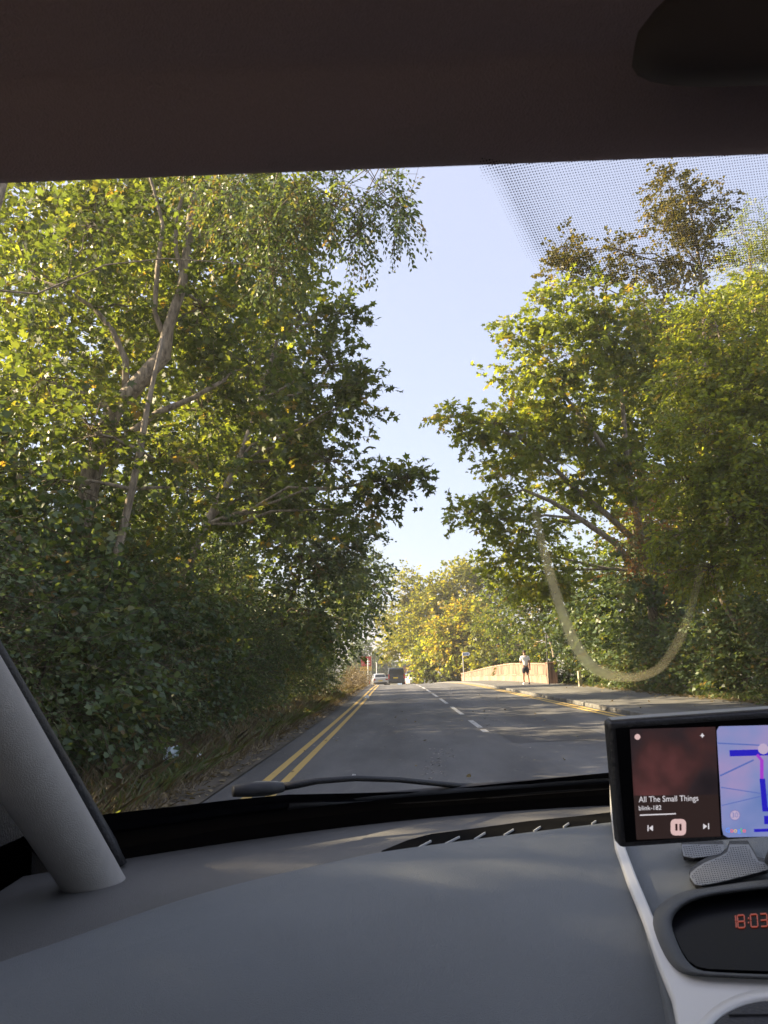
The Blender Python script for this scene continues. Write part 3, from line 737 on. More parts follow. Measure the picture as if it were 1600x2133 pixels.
N = 20000
Y = 4.5 + rng.random(N) ** 1.6 * 55
X = -2.25 - np.abs(rng.normal(0, 0.75, N)) + xs(Y)
X = np.where(X < -4.2, -2.6 - rng.random(N) * 1.4, X)
hh = rng.uniform(0.08, 0.42, N) * np.clip((-X - 2.0) / 0.9, 0.15, 1.1)
blades('dry_grass', X, Y, zr(Y) - 0.02, hh, rng.uniform(0.003, 0.007, N) * (1 + Y * 0.03), 'dry', 0.7, (0.62, 0.26))
N = 9000
Y = np.concatenate([rng.normal(c, s, N // 6) for c, s in ((24.5, 2.2), (9, 1.5), (16, 2.0), (31, 3), (20, 2), (38, 4))])
X = -2.5 - np.abs(rng.normal(0, 0.5, len(Y))) + xs(Y)
blades('weeds', X, Y, zr(Y) - 0.02, rng.uniform(0.06, 0.3, len(Y)), rng.uniform(0.008, 0.02, len(Y)), 'leaf_dark', 0.8, (0.75, 0.15))
# weeds under the hedge on the right
N = 7000
Y = 12 + rng.random(N) * 26
X = 8.15 + np.abs(rng.normal(0, 0.35, N))
blades('grass', X, Y, np.full(N, 0.08), rng.uniform(0.04, 0.22, N), rng.uniform(0.004, 0.012, N), 'leaf_dark', 0.8, (0.65, 0.25))
# fallen leaves
def fallen(name, X, Y, Z, s, mat, tint):
    N = len(X)
    O = np.stack([X, Y, Z + rng.uniform(0.004, 0.03, N)], 1)
    D = np.stack([rng.normal(0, 1, N), rng.normal(0, 1, N), rng.normal(0, .25, N)], 1)
    me = leaves_mesh(name, O, D, s, 'ivy', np.clip(rng.normal(tint[0], tint[1], N), 0, 1), 3.0)
    o = link(name, me, M[mat]); o['kind'] = 'stuff'
N = 2600
Y = 11 + rng.random(N) * 28
X = 8.25 + rng.normal(0.12, 0.30, N)
fallen('fallen_leaves', X, Y, np.full(N, 0.115), rng.uniform(0.05, 0.13, N), 'dry', (0.75, 0.25))
N = 2400
Y = 5 + rng.random(N) ** 1.3 * 45
X = -2.0 - np.abs(rng.normal(0, .6, N)) + xs(Y)
fallen('fallen_leaves', X, Y, zr(Y) + 0.014, rng.uniform(0.03, 0.10, N), 'dry', (0.7, 0.3))
N = 260
Y = 6 + rng.random(N) * 40
X = rng.uniform(-1.9, 8, N)
fallen('fallen_leaves', X, Y, zr(Y) + np.where(X > 4.86, 0.115, 0.004), rng.uniform(0.03, 0.075, N), 'dry', (0.9, 0.2))

# grit and chalky crumbs on the tarmac
gx = []; gy = []
for (a, b_, n_g, sp_) in ((G(905, 1622, 0), G(922, 1556, 0), 90, .10), (G(965, 1456, 0), G(1045, 1504, 0), 80, .22), (G(640, 1480, 0), G(760, 1440, 0), 50, .3), (G(1080, 1560, 0), G(1230, 1540, 0), 20, .5), (G(700, 1600, 0), G(860, 1500, 0), 40, .5)):
    t_ = rng.random(n_g); gx.append(a[0] + (b_[0] - a[0]) * t_ + rng.normal(0, sp_, n_g)); gy.append(a[1] + (b_[1] - a[1]) * t_ + rng.normal(0, sp_ * 3, n_g))
gx = np.concatenate(gx); gy = np.concatenate(gy)
O = np.stack([gx, gy, zr(gy) + .006], 1); N = len(O)
me = leaves_mesh('gravel', O, np.stack([rng.normal(0, 1, N), rng.normal(0, 1, N), np.zeros(N)], 1), rng.uniform(.012, .055, N), 'ivy', rng.uniform(.5, 1, N), 6.0)
M['chalk'] = simple('chalk', (.36, .34, .31), .9, var=.3, scale=8)
link('gravel', me, M['chalk'])['kind'] = 'stuff'

# ------------------------------------------------------------------ the bridge wall
def sandstone(name, c1, c2, streak):
    m, nt, n, l, b = new_mat(name)
    tc = n.new('ShaderNodeTexCoord'); oi = n.new('ShaderNodeObjectInfo')
    mp = n.new('ShaderNodeMapping'); mp.inputs['Scale'].default_value = (9, 9, 0.9)
    ad = n.new('ShaderNodeVectorMath'); ad.operation = 'ADD'
    l.new(tc.outputs['Object'], ad.inputs[0]); l.new(oi.outputs['Location'], ad.inputs[1])
    l.new(ad.outputs[0], mp.inputs['Vector'])
    t = n.new('ShaderNodeTexNoise'); t.inputs['Scale'].default_value = 1.0; t.inputs['Detail'].default_value = 6
    l.new(mp.outputs[0], t.inputs['Vector'])
    r = n.new('ShaderNodeValToRGB'); e = r.color_ramp.elements
    e[0].position = 0.32; e[0].color = (*c1, 1); e[1].position = 0.62; e[1].color = (*c2, 1)
    l.new(t.outputs['Fac'], r.inputs[0])
    hs = n.new('ShaderNodeHueSaturation')
    rr = n.new('ShaderNodeMapRange'); rr.inputs[3].default_value = 0.75; rr.inputs[4].default_value = 1.2
    l.new(oi.outputs['Random'], rr.inputs[0]); l.new(rr.outputs[0], hs.inputs['Value'])
    l.new(r.outputs[0], hs.inputs['Color']); l.new(hs.outputs[0], b.inputs['Base Color'])
    b.inputs['Roughness'].default_value = 0.9
    bp = n.new('ShaderNodeBump'); bp.inputs['Strength'].default_value = 0.5; bp.inputs['Distance'].default_value = 0.02
    t3 = n.new('ShaderNodeTexNoise'); t3.inputs['Scale'].default_value = 18; l.new(tc.outputs['Object'], t3.inputs['Vector'])
    l.new(t3.outputs['Fac'], bp.inputs['Height']); l.new(bp.outputs[0], b.inputs['Normal'])
    return m
M['stone'] = sandstone('stone', (0.17, 0.10, 0.075), (0.38, 0.26, 0.19), 1)
M['stone_red'] = sandstone('stone_red', (0.11, 0.062, 0.050), (0.34, 0.20, 0.14), 1)
M['mortar'] = simple('mortar', (0.07, 0.05, 0.042), 0.95)
wp = np.array([(7.82, 40.6), (7.78, 45), (7.62, 51), (7.36, 57.5), (7.02, 64.5), (6.66, 71.5), (6.25, 78.5)])
wl_ = np.concatenate([[0], np.cumsum(np.linalg.norm(np.diff(wp, axis=0), axis=1))])
def wall_at(s):
    x = np.interp(s, wl_, wp[:, 0]); y = np.interp(s, wl_, wp[:, 1])
    x2 = np.interp(s + .05, wl_, wp[:, 0]); y2 = np.interp(s + .05, wl_, wp[:, 1]); 
    if s + .05 > wl_[-1]: x2, y2 = x + (wp[-1] - wp[-2])[0] * .01, y + (wp[-1] - wp[-2])[1] * .01
    return x, y, math.atan2(y2 - y, x2 - x)
def wall_base(y): return float(zr(y)) + 0.10
def wall_h(y): return float(np.interp(y, [40, 42, 53, 61, 69, 79], [1.02, 1.05, 1.16, 1.07, 0.92, 0.79]))
wall = empty('bridge_wall', (7.8, 40.6, 0), 0, 'red sandstone bridge wall with a string course beside the pavement', 'wall')
def wall_piece(name, s, ln, z0, z1, th, mat, mesh_cache={}):
    x, y, a = wall_at(s)
    key = (name, round(ln, 2), th)
    if key not in mesh_cache:
        o = MB().box((0, 0, 0), (ln, th, 1.0)).build(name, M[mat])
        me = o.data; mesh_cache[key] = me
    else:
        o = bpy.data.objects.new(name, mesh_cache[key]); col.objects.link(o)
    o.location = (x, y, (z0 + z1) / 2); o.rotation_euler = (0, 0, a); o.scale = (1, 1, z1 - z0)
    b = o.modifiers.new('bevel', 'BEVEL'); b.width = 0.012; b.segments = 1
    o.parent = wall; o.matrix_parent_inverse = Matrix.Translation(wall.location).inverted()
    return o
Ltot = wl_[-1]
core = MB()
rowsA = []
for s in np.linspace(0.05, Ltot - .05, 30):
    x, y, a = wall_at(s); nx_, ny_ = -math.sin(a), math.cos(a)
    z0 = wall_base(y) - .3; z1 = wall_base(y) + wall_h(y) - .06
    rowsA.append([(x + nx_ * .13, y + ny_ * .13, z0), (x + nx_ * .13, y + ny_ * .13, z1), (x - nx_ * .13, y - ny_ * .13, z1), (x - nx_ * .13, y - ny_ * .13, z0)])
core.grid(rowsA, close=True).build('mortar_core', M['mortar'], wall)
s = 0.62
while s < Ltot:
    ln = [0.62, 0.86, 0.74][int(s * 7) % 3]
    y = wall_at(s + ln / 2)[1]; b0 = wall_base(y); h = wall_h(y)
    wall_piece('stone', s + ln / 2, ln - 0.03, b0 + 0.44, b0 + h - 0.10, 0.34 + 0.012 * (int(s * 13) % 3), 'stone_red')
    s += ln
s = 0.62
while s < Ltot:
    ln = [0.95, 0.7][int(s * 5) % 2]
    y = wall_at(s + ln / 2)[1]; b0 = wall_base(y)
    wall_piece('stone', s + ln / 2, ln - 0.03, b0 - 0.2, b0 + 0.37, 0.38 + 0.012 * (int(s * 11) % 2), 'stone')
    s += ln
s = 0.62
while s < Ltot:
    y = wall_at(s + .6)[1]; b0 = wall_base(y); h = wall_h(y)
    wall_piece('string_course', s + .6, 1.19, b0 + 0.375, b0 + 0.435, 0.44, 'stone')
    wall_piece('coping_stone', s + .6, 1.185, b0 + h - 0.095, b0 + h, 0.44, 'stone')
    s += 1.2
# end pier
x, y, a = wall_at(0.3)
pr = MB().box((x, y, .48), (.62, .46, 1.24), a).build('end_pier', M['stone_red'], wall, bevel=.02)
MB().box((x, y, 1.14), (.66, .52, .09), a).build('pier_cap', M['stone_red'], wall, bevel=.03)

# ------------------------------------------------------------------ posts, poles, signs
M['galv'] = simple('galv', (0.42, 0.42, 0.40), 0.5, 0.6, var=0.15)
M['darkpole'] = simple('darkpole', (0.07, 0.075, 0.06), 0.7)
M['white'] = simple('white', (0.75, 0.75, 0.74), 0.5)
M['redsign'] = simple('redsign', (0.48, 0.025, 0.02), 0.4, var=0.1)
M['yellowsign'] = simple('yellowsign', (0.66, 0.40, 0.06), 0.45, var=0.12, scale=3)
M['signblue'] = simple('signblue', (0.05, 0.13, 0.30), 0.4)
M['wood'] = simple('wood', (0.46, 0.41, 0.30), 0.9, var=0.3, scale=7)
fp = P(967, 1418, 72); fz = float(zr(72)) + .1
sg = empty('footpath_sign', (fp[0], 72, fz), 0, 'pale metal post with a blue and white finger sign pointing right', 'sign')
fh = P(965, 1362, 72)[2]
MB().tube([(fp[0], 72, fz), (fp[0], 72, fh + .1)], .045, n=10).build('post', M['galv'], sg)
zz = fh - .02
arr = [(fp[0] + .05, 71.95, zz - .16), (fp[0] + .55, 71.95, zz - .16), (fp[0] + .70, 71.95, zz), (fp[0] + .55, 71.95, zz + .16), (fp[0] + .05, 71.95, zz + .16)]
MB().slab(arr, (0, 1, 0), .03).build('sign_board', M['white'], sg)
MB().slab([(x * 1, y - .006, zz + (z - zz) * .66) for x, y, z in arr[:2]] + [(fp[0] + .52, 71.944, zz - .1), (fp[0] + .52, 71.944, zz + .1)] + [(fp[0] + .08, 71.944, zz + .1)], (0, -1, 0), .002).build('sign_panel', M['signblue'], sg)
MB().box((fp[0] + .3, 71.938, zz), (.34, .004, .05)).build('lettering', M['white'], sg)
pp = P(1144, 1424, 39.4)
pt = P(1139, 1320, 39.4)
pl = MB().tube([(pp[0], 39.4, .05), (pp[0] + .02, 39.4, pt[2])], .034, n=8).build('pole', M['darkpole'])
tag(pl, 'thin dark pole on the pavement in front of the bridge wall end', 'pole')
wpst = P(1209, 1428, 35.0)
po = MB().box((wpst[0], 35.0, .36), (.15, .12, .78), .2).build('wooden_post', M['wood'], bevel=.015)
tag(po, 'short weathered wooden post in front of the hedge near the wall', 'post')

# red and yellow hoarding far down on the left
hd = 118.0
h0 = P(752, 1368, hd); h1 = P(774, 1387, hd); h2 = P(750, 1389, hd); h3 = P(774.5, 1397, hd)
gz = float(zr(hd)) - .2
hs = empty('hoarding', ((h0[0] + h1[0]) / 2, hd, gz), 0, 'red sign board with pale lettering over a yellow board on white posts', 'sign')
MB().box(((h0[0] + h1[0]) / 2, hd, (h0[2] + h1[2]) / 2), (h1[0] - h0[0], .12, h0[2] - h1[2])).build('red_board', M['redsign'], hs)
MB().box(((h2[0] + h3[0]) / 2, hd - .05, (h2[2] + h3[2]) / 2), (h3[0] - h2[0], .14, h2[2] - h3[2])).build('yellow_board', M['yellowsign'], hs)
for (fx, fy, fw) in ((.45, .26, .5), (.6, .5, .55), (.65, .78, .45)):
    MB().box((h0[0] + (h1[0] - h0[0]) * fx, hd - .075, h0[2] + (h1[2] - h0[2]) * fy), ((h1[0] - h0[0]) * fw, .02, .13)).build('lettering', M['white'], hs)
for fx in (.15, .85):
    X0 = h0[0] + (h1[0] - h0[0]) * fx
    MB().box((X0, hd + .02, (gz + h2[2]) / 2), (.12, .1, h2[2] - gz)).build('leg', M['white'], hs)
for (lab, px, pyt, d, r, mt) in (('tall white pole in front of the red sign board', 766.5, 1372, 108, .07, 'white'), ('dark telegraph pole just past the red sign board', 775, 1352, 112, .08, 'darkpole'), ('white pole standing above the parked pale car', 784.5, 1380, 125, .07, 'white')):
    a_ = P(px, 1420, d); b_ = P(px, pyt, d)
    tag(MB().tube([(a_[0], d, float(zr(d)) - .2), (b_[0], d, b_[2])], r, n=8).build('pole', M[mt]), lab, 'pole')
# brick buildings glimpsed past the van
M['brick'] = simple('brick', (0.30, 0.12, 0.08), 0.9, var=0.2, scale=2)
M['glassdark'] = simple('glassdark', (0.015, 0.018, 0.022), 0.08, spec=0.6)
M['slate'] = simple('slate', (0.10, 0.10, 0.11), 0.7)
bb = P(853, 1395, 170); bz = float(zr(170)) - .3
hb = empty('brick_house', (bb[0], 170, bz), 0, 'small red brick building glimpsed between the van and the yellow shrub', 'house')
MB().box((bb[0] + .6, 172, bz + 2.0), (4.2, 4, 4.0)).build('wall', M['brick'], hb)
MB().slab([(bb[0] - 1.7, 169.7, bz + 4.0), (bb[0] + 2.9, 169.7, bz + 4.0), (bb[0] + .6, 169.7, bz + 5.6)], (0, 1, 0), 4.5).build('roof', M['slate'], hb)
for k in (-.6, 1.0):
    w_ = MB().box((bb[0] + .4 + k, 169.98, bz + 2.4), (.9, .1, 1.2)).build('window', M['white'], hb)
    MB().box((bb[0] + .4 + k, 169.92, bz + 2.4), (.72, .04, 1.0)).build('pane', M['glassdark'], w_)
b2 = P(766, 1404, 128); bz2 = float(zr(128)) - .3
shp = empty('low_building', (b2[0], 128, bz2), 0, 'low dark building with a red panel below the yellow board', 'building')
MB().box((b2[0] - 1.2, 131, bz2 + 1.1), (4.6, 5, 2.4)).build('wall', simple('greywall', (0.13, 0.14, 0.15), .8), shp)
MB().box((b2[0] + .55, 128.44, bz2 + 1.15), (.75, .08, .7)).build('red_panel', M['redsign'], shp)

# ------------------------------------------------------------------ vehicles
M['van_paint'] = simple('van_paint', (0.022, 0.03, 0.036), 0.25, 0.3, spec=0.6, coat=0.6)
M['silver'] = simple('silver', (0.55, 0.56, 0.57), 0.28, 0.5, coat=0.6)
M['white_paint'] = simple('white_paint', (0.72, 0.72, 0.70), 0.25, coat=0.7)
M['blue_paint'] = simple('blue_paint', (0.16, 0.25, 0.42), 0.3, coat=0.5)
M['red_paint'] = simple('red_paint', (0.30, 0.03, 0.03), 0.3, coat=0.6)
M['tyre'] = simple('tyre', (0.015, 0.015, 0.015), 0.85)
M['rim'] = simple('rim', (0.4, 0.4, 0.42), 0.35, 0.9)
M['tail'] = simple('tail', (0.38, 0.02, 0.02), 0.25)
M['plate_yellow'] = simple('plate_yellow', (0.72, 0.52, 0.05), 0.5)
M['plate_white'] = simple('plate_white', (0.72, 0.72, 0.70), 0.5)
M['lamp'] = simple('lamp', (0.65, 0.66, 0.68), 0.1, 0.4)
M['trim_black'] = simple('trim_black', (0.02, 0.02, 0.021), 0.55)

def loft_body(sections):
    """sections: (y, half width bottom, half width belt, half width top, z0, zbelt, ztop)"""
    rows = []
    for (y, wb, wm, wt, z0, zm, zt) in sections:
        rows.append([(-wb, y, z0), (-wm, y, (z0 + zm) / 2), (-wm, y, zm), (-wt, y, zt - .05), (-wt * .8, y, zt), (wt * .8, y, zt), (wt, y, zt - .05), (wm, y, zm), (wm, y, (z0 + zm) / 2), (wb, y, z0)])
    m = MB().grid(rows, close=True)
    n = 10
    m.f.append(tuple(range(n))); m.f.append(tuple(len(m.v) - n + i for i in range(n - 1, -1, -1)))
    return m

def vehicle(name, label, x, y, rot, kind, paint, group=None, plate='plate_yellow'):
    z = float(zr(y))
    r = empty(name, (x, y, z), rot, label, 'van' if kind == 'van' else 'car', group)
    if kind == 'van':
        W = .93; secs = [(-2.35, .88, .92, .78, .32, 1.02, 1.86), (-2.2, .9, W, .80, .26, 1.04, 1.94), (-1, .92, W, .82, .26, 1.05, 1.98), (.9, .92, W, .80, .26, 1.05, 1.96), (1.5, .92, W, .74, .26, 1.06, 1.62), (1.95, .9, .9, .72, .28, 1.0, 1.14), (2.5, .8, .82, .7, .35, .8, .95)]
        rw = (1.16, 1.72, .66); roof = 1.9; wb = (-1.45, 1.6); L0 = -2.35
    else:
        W = .88; secs = [(-2.1, .80, .84, .74, .35, .78, .98), (-1.9, .84, W, .74, .26, .84, 1.05), (-1.5, .86, W, .62, .24, .88, 1.38), (-.6, .86, W, .62, .24, .9, 1.48), (.3, .86, W, .62, .24, .9, 1.44), (1.0, .86, W, .70, .24, .88, 1.0), (1.8, .84, .84, .7, .28, .76, .88), (2.1, .74, .76, .64, .34, .6, .74)]
        rw = (1.0, 1.32, .58); roof = 1.4; wb = (-1.3, 1.35); L0 = -2.1
    loft_body(secs).build('body', M[paint], r, smooth=False, bevel=.03, world=False)
    if kind == 'van':
        MB().slab([(-.74, -2.372, 1.12), (.74, -2.372, 1.12), (.68, -2.345, 1.74), (-.68, -2.345, 1.74)], (0, -1, 0), .012).build('rear_window', M['glassdark'], r, world=False)
        for s in (-1, 1):
            MB().slab([(s * .925, -1.9, 1.1), (s * .925, 1.2, 1.1), (s * .83, .95, 1.72), (s * .83, -1.9, 1.76)], (s, 0, 0), .02).build('side_window', M['glassdark'], r, world=False)
            MB().box((s * .84, -2.36, 1.0), (.13, .06, .5)).build('tail_light', M['tail'], r, world=False)
            MB().box((s * 1.0, 1.25, 1.12), (.2, .1, .24)).build('mirror', M['trim_black'], r, world=False, bevel=.03)
        MB().box((0, -2.4, .45), (1.8, .12, .22)).build('bumper', M['trim_black'], r, world=False, bevel=.04)
        MB().box((-.1, -2.385, .86), (.52, .02, .115)).build('number_plate', M[plate], r, world=False)
    else:
        MB().slab([(-.6, -1.93, 1.06), (.6, -1.93, 1.06), (.52, -1.53, 1.36), (-.52, -1.53, 1.36)], (0, -.6, .8), .02).build('rear_window', M['glassdark'], r, world=False)
        MB().slab([(-.64, .98, 1.02), (.64, .98, 1.02), (.55, .36, 1.41), (-.55, .36, 1.41)], (0, .55, .83), .02).build('windscreen', M['glassdark'], r, world=False)
        for s in (-1, 1):
            MB().slab([(s * .80, -1.5, .98), (s * .80, .75, .98), (s * .66, .25, 1.36), (s * .66, -1.3, 1.34)], (s, 0, .3), .02).build('side_window', M['glassdark'], r, world=False)
            MB().box((s * .70, -2.08, .80), (.24, .08, .15)).build('tail_light', M['tail'], r, world=False, bevel=.02)
            MB().box((s * .60, 2.06, .66), (.28, .10, .13)).build('headlight', M['lamp'], r, world=False, bevel=.02)
            MB().box((s * .97, .75, .98), (.18, .1, .13)).build('mirror', M['trim_black'], r, world=False, bevel=.02)
        MB().box((0, -2.12, .42), (1.5, .08, .16)).build('bumper', M['trim_black'], r, world=False, bevel=.03)
        MB().box((0, -2.125, .66), (.5, .02, .11)).build('number_plate', M[plate], r, world=False)
        MB().box((0, 2.12, .45), (1.0, .06, .14)).build('grille', M['trim_black'], r, world=False)
    for s in (-1, 1):
        for yy in wb:
            w = MB().tube([(s * (W - .2), yy, .32), (s * (W - .0), yy, .32)], [.32, .32], n=20).build('wheel', M['tyre'], r, world=False, bevel=.02)
            MB().tube([(s * (W - .05), yy, .32), (s * (W + .01), yy, .32)], [.2, .2], n=14).build('rim', M['rim'], w, world=False)
    return r
vp = P(825, 1420, 88)
vehicle('van', 'dark van with a yellow rear plate driving away over the crest', vp[0], 88, .04, 'van', 'van_paint')
c1 = P(790, 1420, 92)
vehicle('car', 'silver pale car beside the left kerb just past the crest', c1[0], 92, .10, 'car', 'silver', 'cars beyond the crest')
c2 = P(862, 1420, 97)
vehicle('car', 'white car coming the other way past the dark van', c2[0], 97, math.pi + .1, 'car', 'white_paint', 'cars beyond the crest', 'plate_white')
c3 = P(853, 1410, 112)
vehicle('car', 'red car behind the white oncoming car', c3[0], 112, math.pi + .12, 'car', 'red_paint', 'cars beyond the crest', 'plate_white')
c4 = P(842, 1405, 128)
vehicle('van', 'pale blue van coming the other way in the distance', c4[0], 128, math.pi + .15, 'van', 'blue_paint', None, 'plate_white')

# ------------------------------------------------------------------ litter on the left verge
M['paper'] = simple('paper', (0.62, 0.70, 0.74), 0.8)
def crumple(c, s, seed):
    r = random.Random(seed); m = MB(); n = 5
    rows = [[(c[0] + s[0] * ((i / n) - .5) + r.uniform(-.15, .15) * s[0] / n, c[1] + s[1] * ((j / n) - .5) + r.uniform(-.1, .1) * s[1], c[2] + r.uniform(0, s[2]) + s[2] * .6 * j / n) for i in range(n + 1)] for j in range(n + 1)]
    return m.grid(rows)
lp = P(357, 1578, 9.7)
tag(crumple((lp[0], 9.7, lp[2] - .06), (.17, .10, .13), 3).build('litter', M['paper']), 'crumpled pale blue scrap of paper caught in the left verge', 'litter')
lp = P(414, 1580, 10.3)
tag(crumple((lp[0], 10.3, lp[2] - .02), (.06, .05, .06), 5).build('litter', M['white']), 'small white scrap of litter beside the pale blue paper', 'litter')
lp = P(763, 1441, 30)
tag(crumple((lp[0], 30, .05), (.2, .2, .12), 9).build('litter', M['white']), 'white litter at the kerb edge near the far end of the yellow lines', 'litter')

# ------------------------------------------------------------------ the walking person
M['skin'] = simple('skin', (0.36, 0.20, 0.14), 0.6)
M['shirt'] = simple('shirt', (0.80, 0.80, 0.84), 0.85, var=0.05, scale=9)
M['shorts'] = simple('shorts', (0.022, 0.027, 0.045), 0.8)
M['hair'] = simple('hair', (0.025, 0.016, 0.012), 0.7)
M['shoe_w'] = simple('shoe_w', (0.7, 0.7, 0.7), 0.6)
M['shoe_d'] = simple('shoe_d', (0.04, 0.04, 0.05), 0.6)
def skin(name, joints, edges, mat, parent, root=0, sub=2):
    me = bpy.data.meshes.new(name)
    me.from_pydata([j[:3] for j in joints], edges, [])
    o = link(name, me, mat)
    md = o.modifiers.new('skin', 'SKIN'); md.use_smooth_shade = True
    for i, j in enumerate(joints):
        sv = me.skin_vertices[0].data[i]
        sv.radius = (j[3], j[4] if len(j) > 4 else j[3]); sv.use_root = (i == root)
    s_ = o.modifiers.new('subsurf', 'SUBSURF'); s_.levels = sub; s_.render_levels = sub
    o.parent = parent
    return o
wk = P(1097, 1424, 41.2)
per = empty('person', (wk[0], 41.2, .09), .05, 'person in a white t-shirt and dark shorts walking away along the pavement', 'person')
J = [(0, 0, .93, .14, .11), (0, .01, 1.12, .14, .10), (0, .02, 1.32, .16, .11), (0, .02, 1.42, .09, .08), (0, .03, 1.50, .055, .055), (0, .055, 1.58, .075, .085), (0, .06, 1.66, .082, .095), (0, .055, 1.735, .05, .06),
     (-.17, .02, 1.40, .062), (-.235, .02, 1.15, .047), (-.18, .22, 1.08, .038), (-.13, .30, 1.12, .03),
     (.17, .02, 1.40, .062), (.225, -.02, 1.14, .047), (.235, .02, .90, .036), (.235, .04, .82, .028),
     (-.095, .02, .82, .088), (-.10, .08, .48, .056), (-.11, .14, .27, .055), (-.10, .10, .08, .036), (-.105, .22, .035, .032),
     (.095, .0, .82, .088), (.10, .02, .48, .056), (.10, -.08, .27, .055), (.10, -.16, .10, .036), (.105, -.06, .035, .032)]
Ed = [(0, 1), (1, 2), (2, 3), (3, 4), (4, 5), (5, 6), (6, 7), (2, 8), (8, 9), (9, 10), (10, 11), (2, 12), (12, 13), (13, 14), (14, 15), (0, 16), (16, 17), (17, 18), (18, 19), (19, 20), (0, 21), (21, 22), (22, 23), (23, 24), (24, 25)]
# hands: palm with four fingers and a thumb on each side
def hand(J, Ed, w, d, curl, thumb):
    jw = np.array(J[w][:3])
    d = np.array(d, float); d /= np.linalg.norm(d)
    sd = np.cross(d, np.array([0, 1.0, 0])); sd = sd / (np.linalg.norm(sd) + 1e-6)
    for k, ln in enumerate((.075, .085, .08, .06)):
        b0 = jw + d * .05 + sd * (k - 1.5) * .018
        i0 = len(J); J.append((*b0, .010)); J.append((*(b0 + d * ln * .5 + np.array(curl) * .3 * ln), .0085)); J.append((*(b0 + d * ln * .8 + np.array(curl) * ln), .007))
        Ed += [(w, i0), (i0, i0 + 1), (i0 + 1, i0 + 2)]
    i0 = len(J); tb = jw + d * .02 + np.array(thumb) * .03
    J.append((*tb, .011)); J.append((*(tb + np.array(thumb) * .03 + d * .03), .008)); Ed += [(w, i0), (i0, i0 + 1)]
hand(J, Ed, 11, (.15, .6, .75), (.3, -.3, .1), (.8, .2, .5))
hand(J, Ed, 15, (0, .05, -1), (0, .5, .2), (0, .9, -.3))
skin('body', J, Ed, M['skin'], per)
skin('shirt', [(0, 0, .90, .165, .135), (0, .01, 1.08, .155, .125), (0, .02, 1.32, .178, .132), (0, .02, 1.435, .085, .085), (-.175, .02, 1.40, .082), (-.225, .02, 1.20, .078), (.175, .02, 1.40, .082), (.218, -.01, 1.20, .078)], [(0, 1), (1, 2), (2, 3), (2, 4), (4, 5), (2, 6), (6, 7)], M['shirt'], per, 2)
skin('shorts', [(0, 0, .93, .15, .125), (0, 0, .86, .15, .125), (-.098, .03, .74, .105), (-.10, .06, .54, .098), (.098, .01, .74, .105), (.10, .02, .54, .098)], [(0, 1), (1, 2), (2, 3), (1, 4), (4, 5)], M['shorts'], per, 1)
hr = MB().sphere((0, .05, 1.665), (.092, .108, .105), 14, 8, -.25, 1.0).build('hair', M['hair'], per, smooth=True, world=False)
for sx, yy, z0, mt in ((-.105, .13, .0, 'shoe_w'), (.105, -.12, .01, 'shoe_d')):
    rows = []
    for t_, w_, h_ in ((-.10, .035, .09), (-.05, .045, .10), (.03, .048, .085), (.12, .048, .06), (.17, .03, .035)):
        rows.append([(sx - w_, yy + t_, z0), (sx - w_, yy + t_, z0 + h_ * .6), (sx - w_ * .5, yy + t_, z0 + h_), (sx + w_ * .5, yy + t_, z0 + h_), (sx + w_, yy + t_, z0 + h_ * .6), (sx + w_, yy + t_, z0)])
    sm = MB().grid(rows, close=True); n_ = len(sm.v)
    sm.f.append(tuple(range(6))); sm.f.append(tuple(n_ - 6 + i for i in range(6)))
    sm.build('shoe', M[mt], per, world=False, bevel=.01)

# ------------------------------------------------------------------ inside the car
M['dash'] = simple('dash', (0.142, 0.156, 0.168), 0.5, var=0.10, scale=5, bump=0.6, bscale=1300, spec=0.5)
M['dash_top'] = simple('dash_top', (0.150, 0.148, 0.142), 0.6, var=0.12, scale=6, bump=0.7, bscale=1100, spec=0.45)
M['black'] = simple('black', (0.012, 0.012, 0.014), 0.5, bump=0.2, bscale=300)
M['gloss_black'] = simple('gloss_black', (0.004, 0.004, 0.005), 0.3, spec=0.06)
M['rubber'] = simple('rubber', (0.018, 0.018, 0.02), 0.6, var=0.3, scale=30)
M['pillar'] = simple('pillar', (0.30, 0.288, 0.268), 0.8, var=0.05, scale=60, bump=0.25, bscale=900)
M['liner'] = simple('liner', (0.29, 0.225, 0.25), 0.95, var=0.05, scale=500, bump=0.3, bscale=900)
M['trim'] = simple('trim', (0.60, 0.59, 0.565), 0.35, 0.15, spec=0.5)
M['fin'] = simple('fin', (0.42, 0.43, 0.43), 0.4)
M['frit'] = simple('frit', (0.006, 0.006, 0.008), 0.9, spec=0.05)
m_, nt_, n_, l_, b_ = new_mat('screen_glass')
tb = n_.new('ShaderNodeBsdfTransparent'); tb.inputs[0].default_value = (0.97, 0.985, 0.98, 1)
l_.new(tb.outputs[0], n_['Material Output'].inputs['Surface'])
M['glass'] = m_

car = empty('car', (0.35, 0.3, 0.0), 0, 'interior of the car the view is taken from, with grey dashboard and dark roof', 'car')
SL = 0.577
def yb(x): return 1.25 - 0.5 * (x - 0.35) ** 2
ZB = 1.0
def wz(x, y): return ZB + (yb(x) - y) * SL
def W(px, py, off=0.0):
    """windscreen point on a photo pixel's ray (off: metres above the glass)"""
    r = ray(px, py); lo, hi = 0.05, 3.0
    f = lambda t: (EYE + r * t)[2] - wz((EYE + r * t)[0], (EYE + r * t)[1]) - off
    for _ in range(50):
        mid = (lo + hi) / 2
        if f(mid) < 0: lo = mid
        else: hi = mid
    return EYE + r * lo
YT = 0.36
rows = []
for x in np.linspace(-0.44, 1.14, 33):
    rows.append([(x, y, wz(x, y)) for y in np.linspace(yb(x), YT, 17)])
ws = MB().grid(rows).build('windscreen', M['glass'], car, smooth=True)
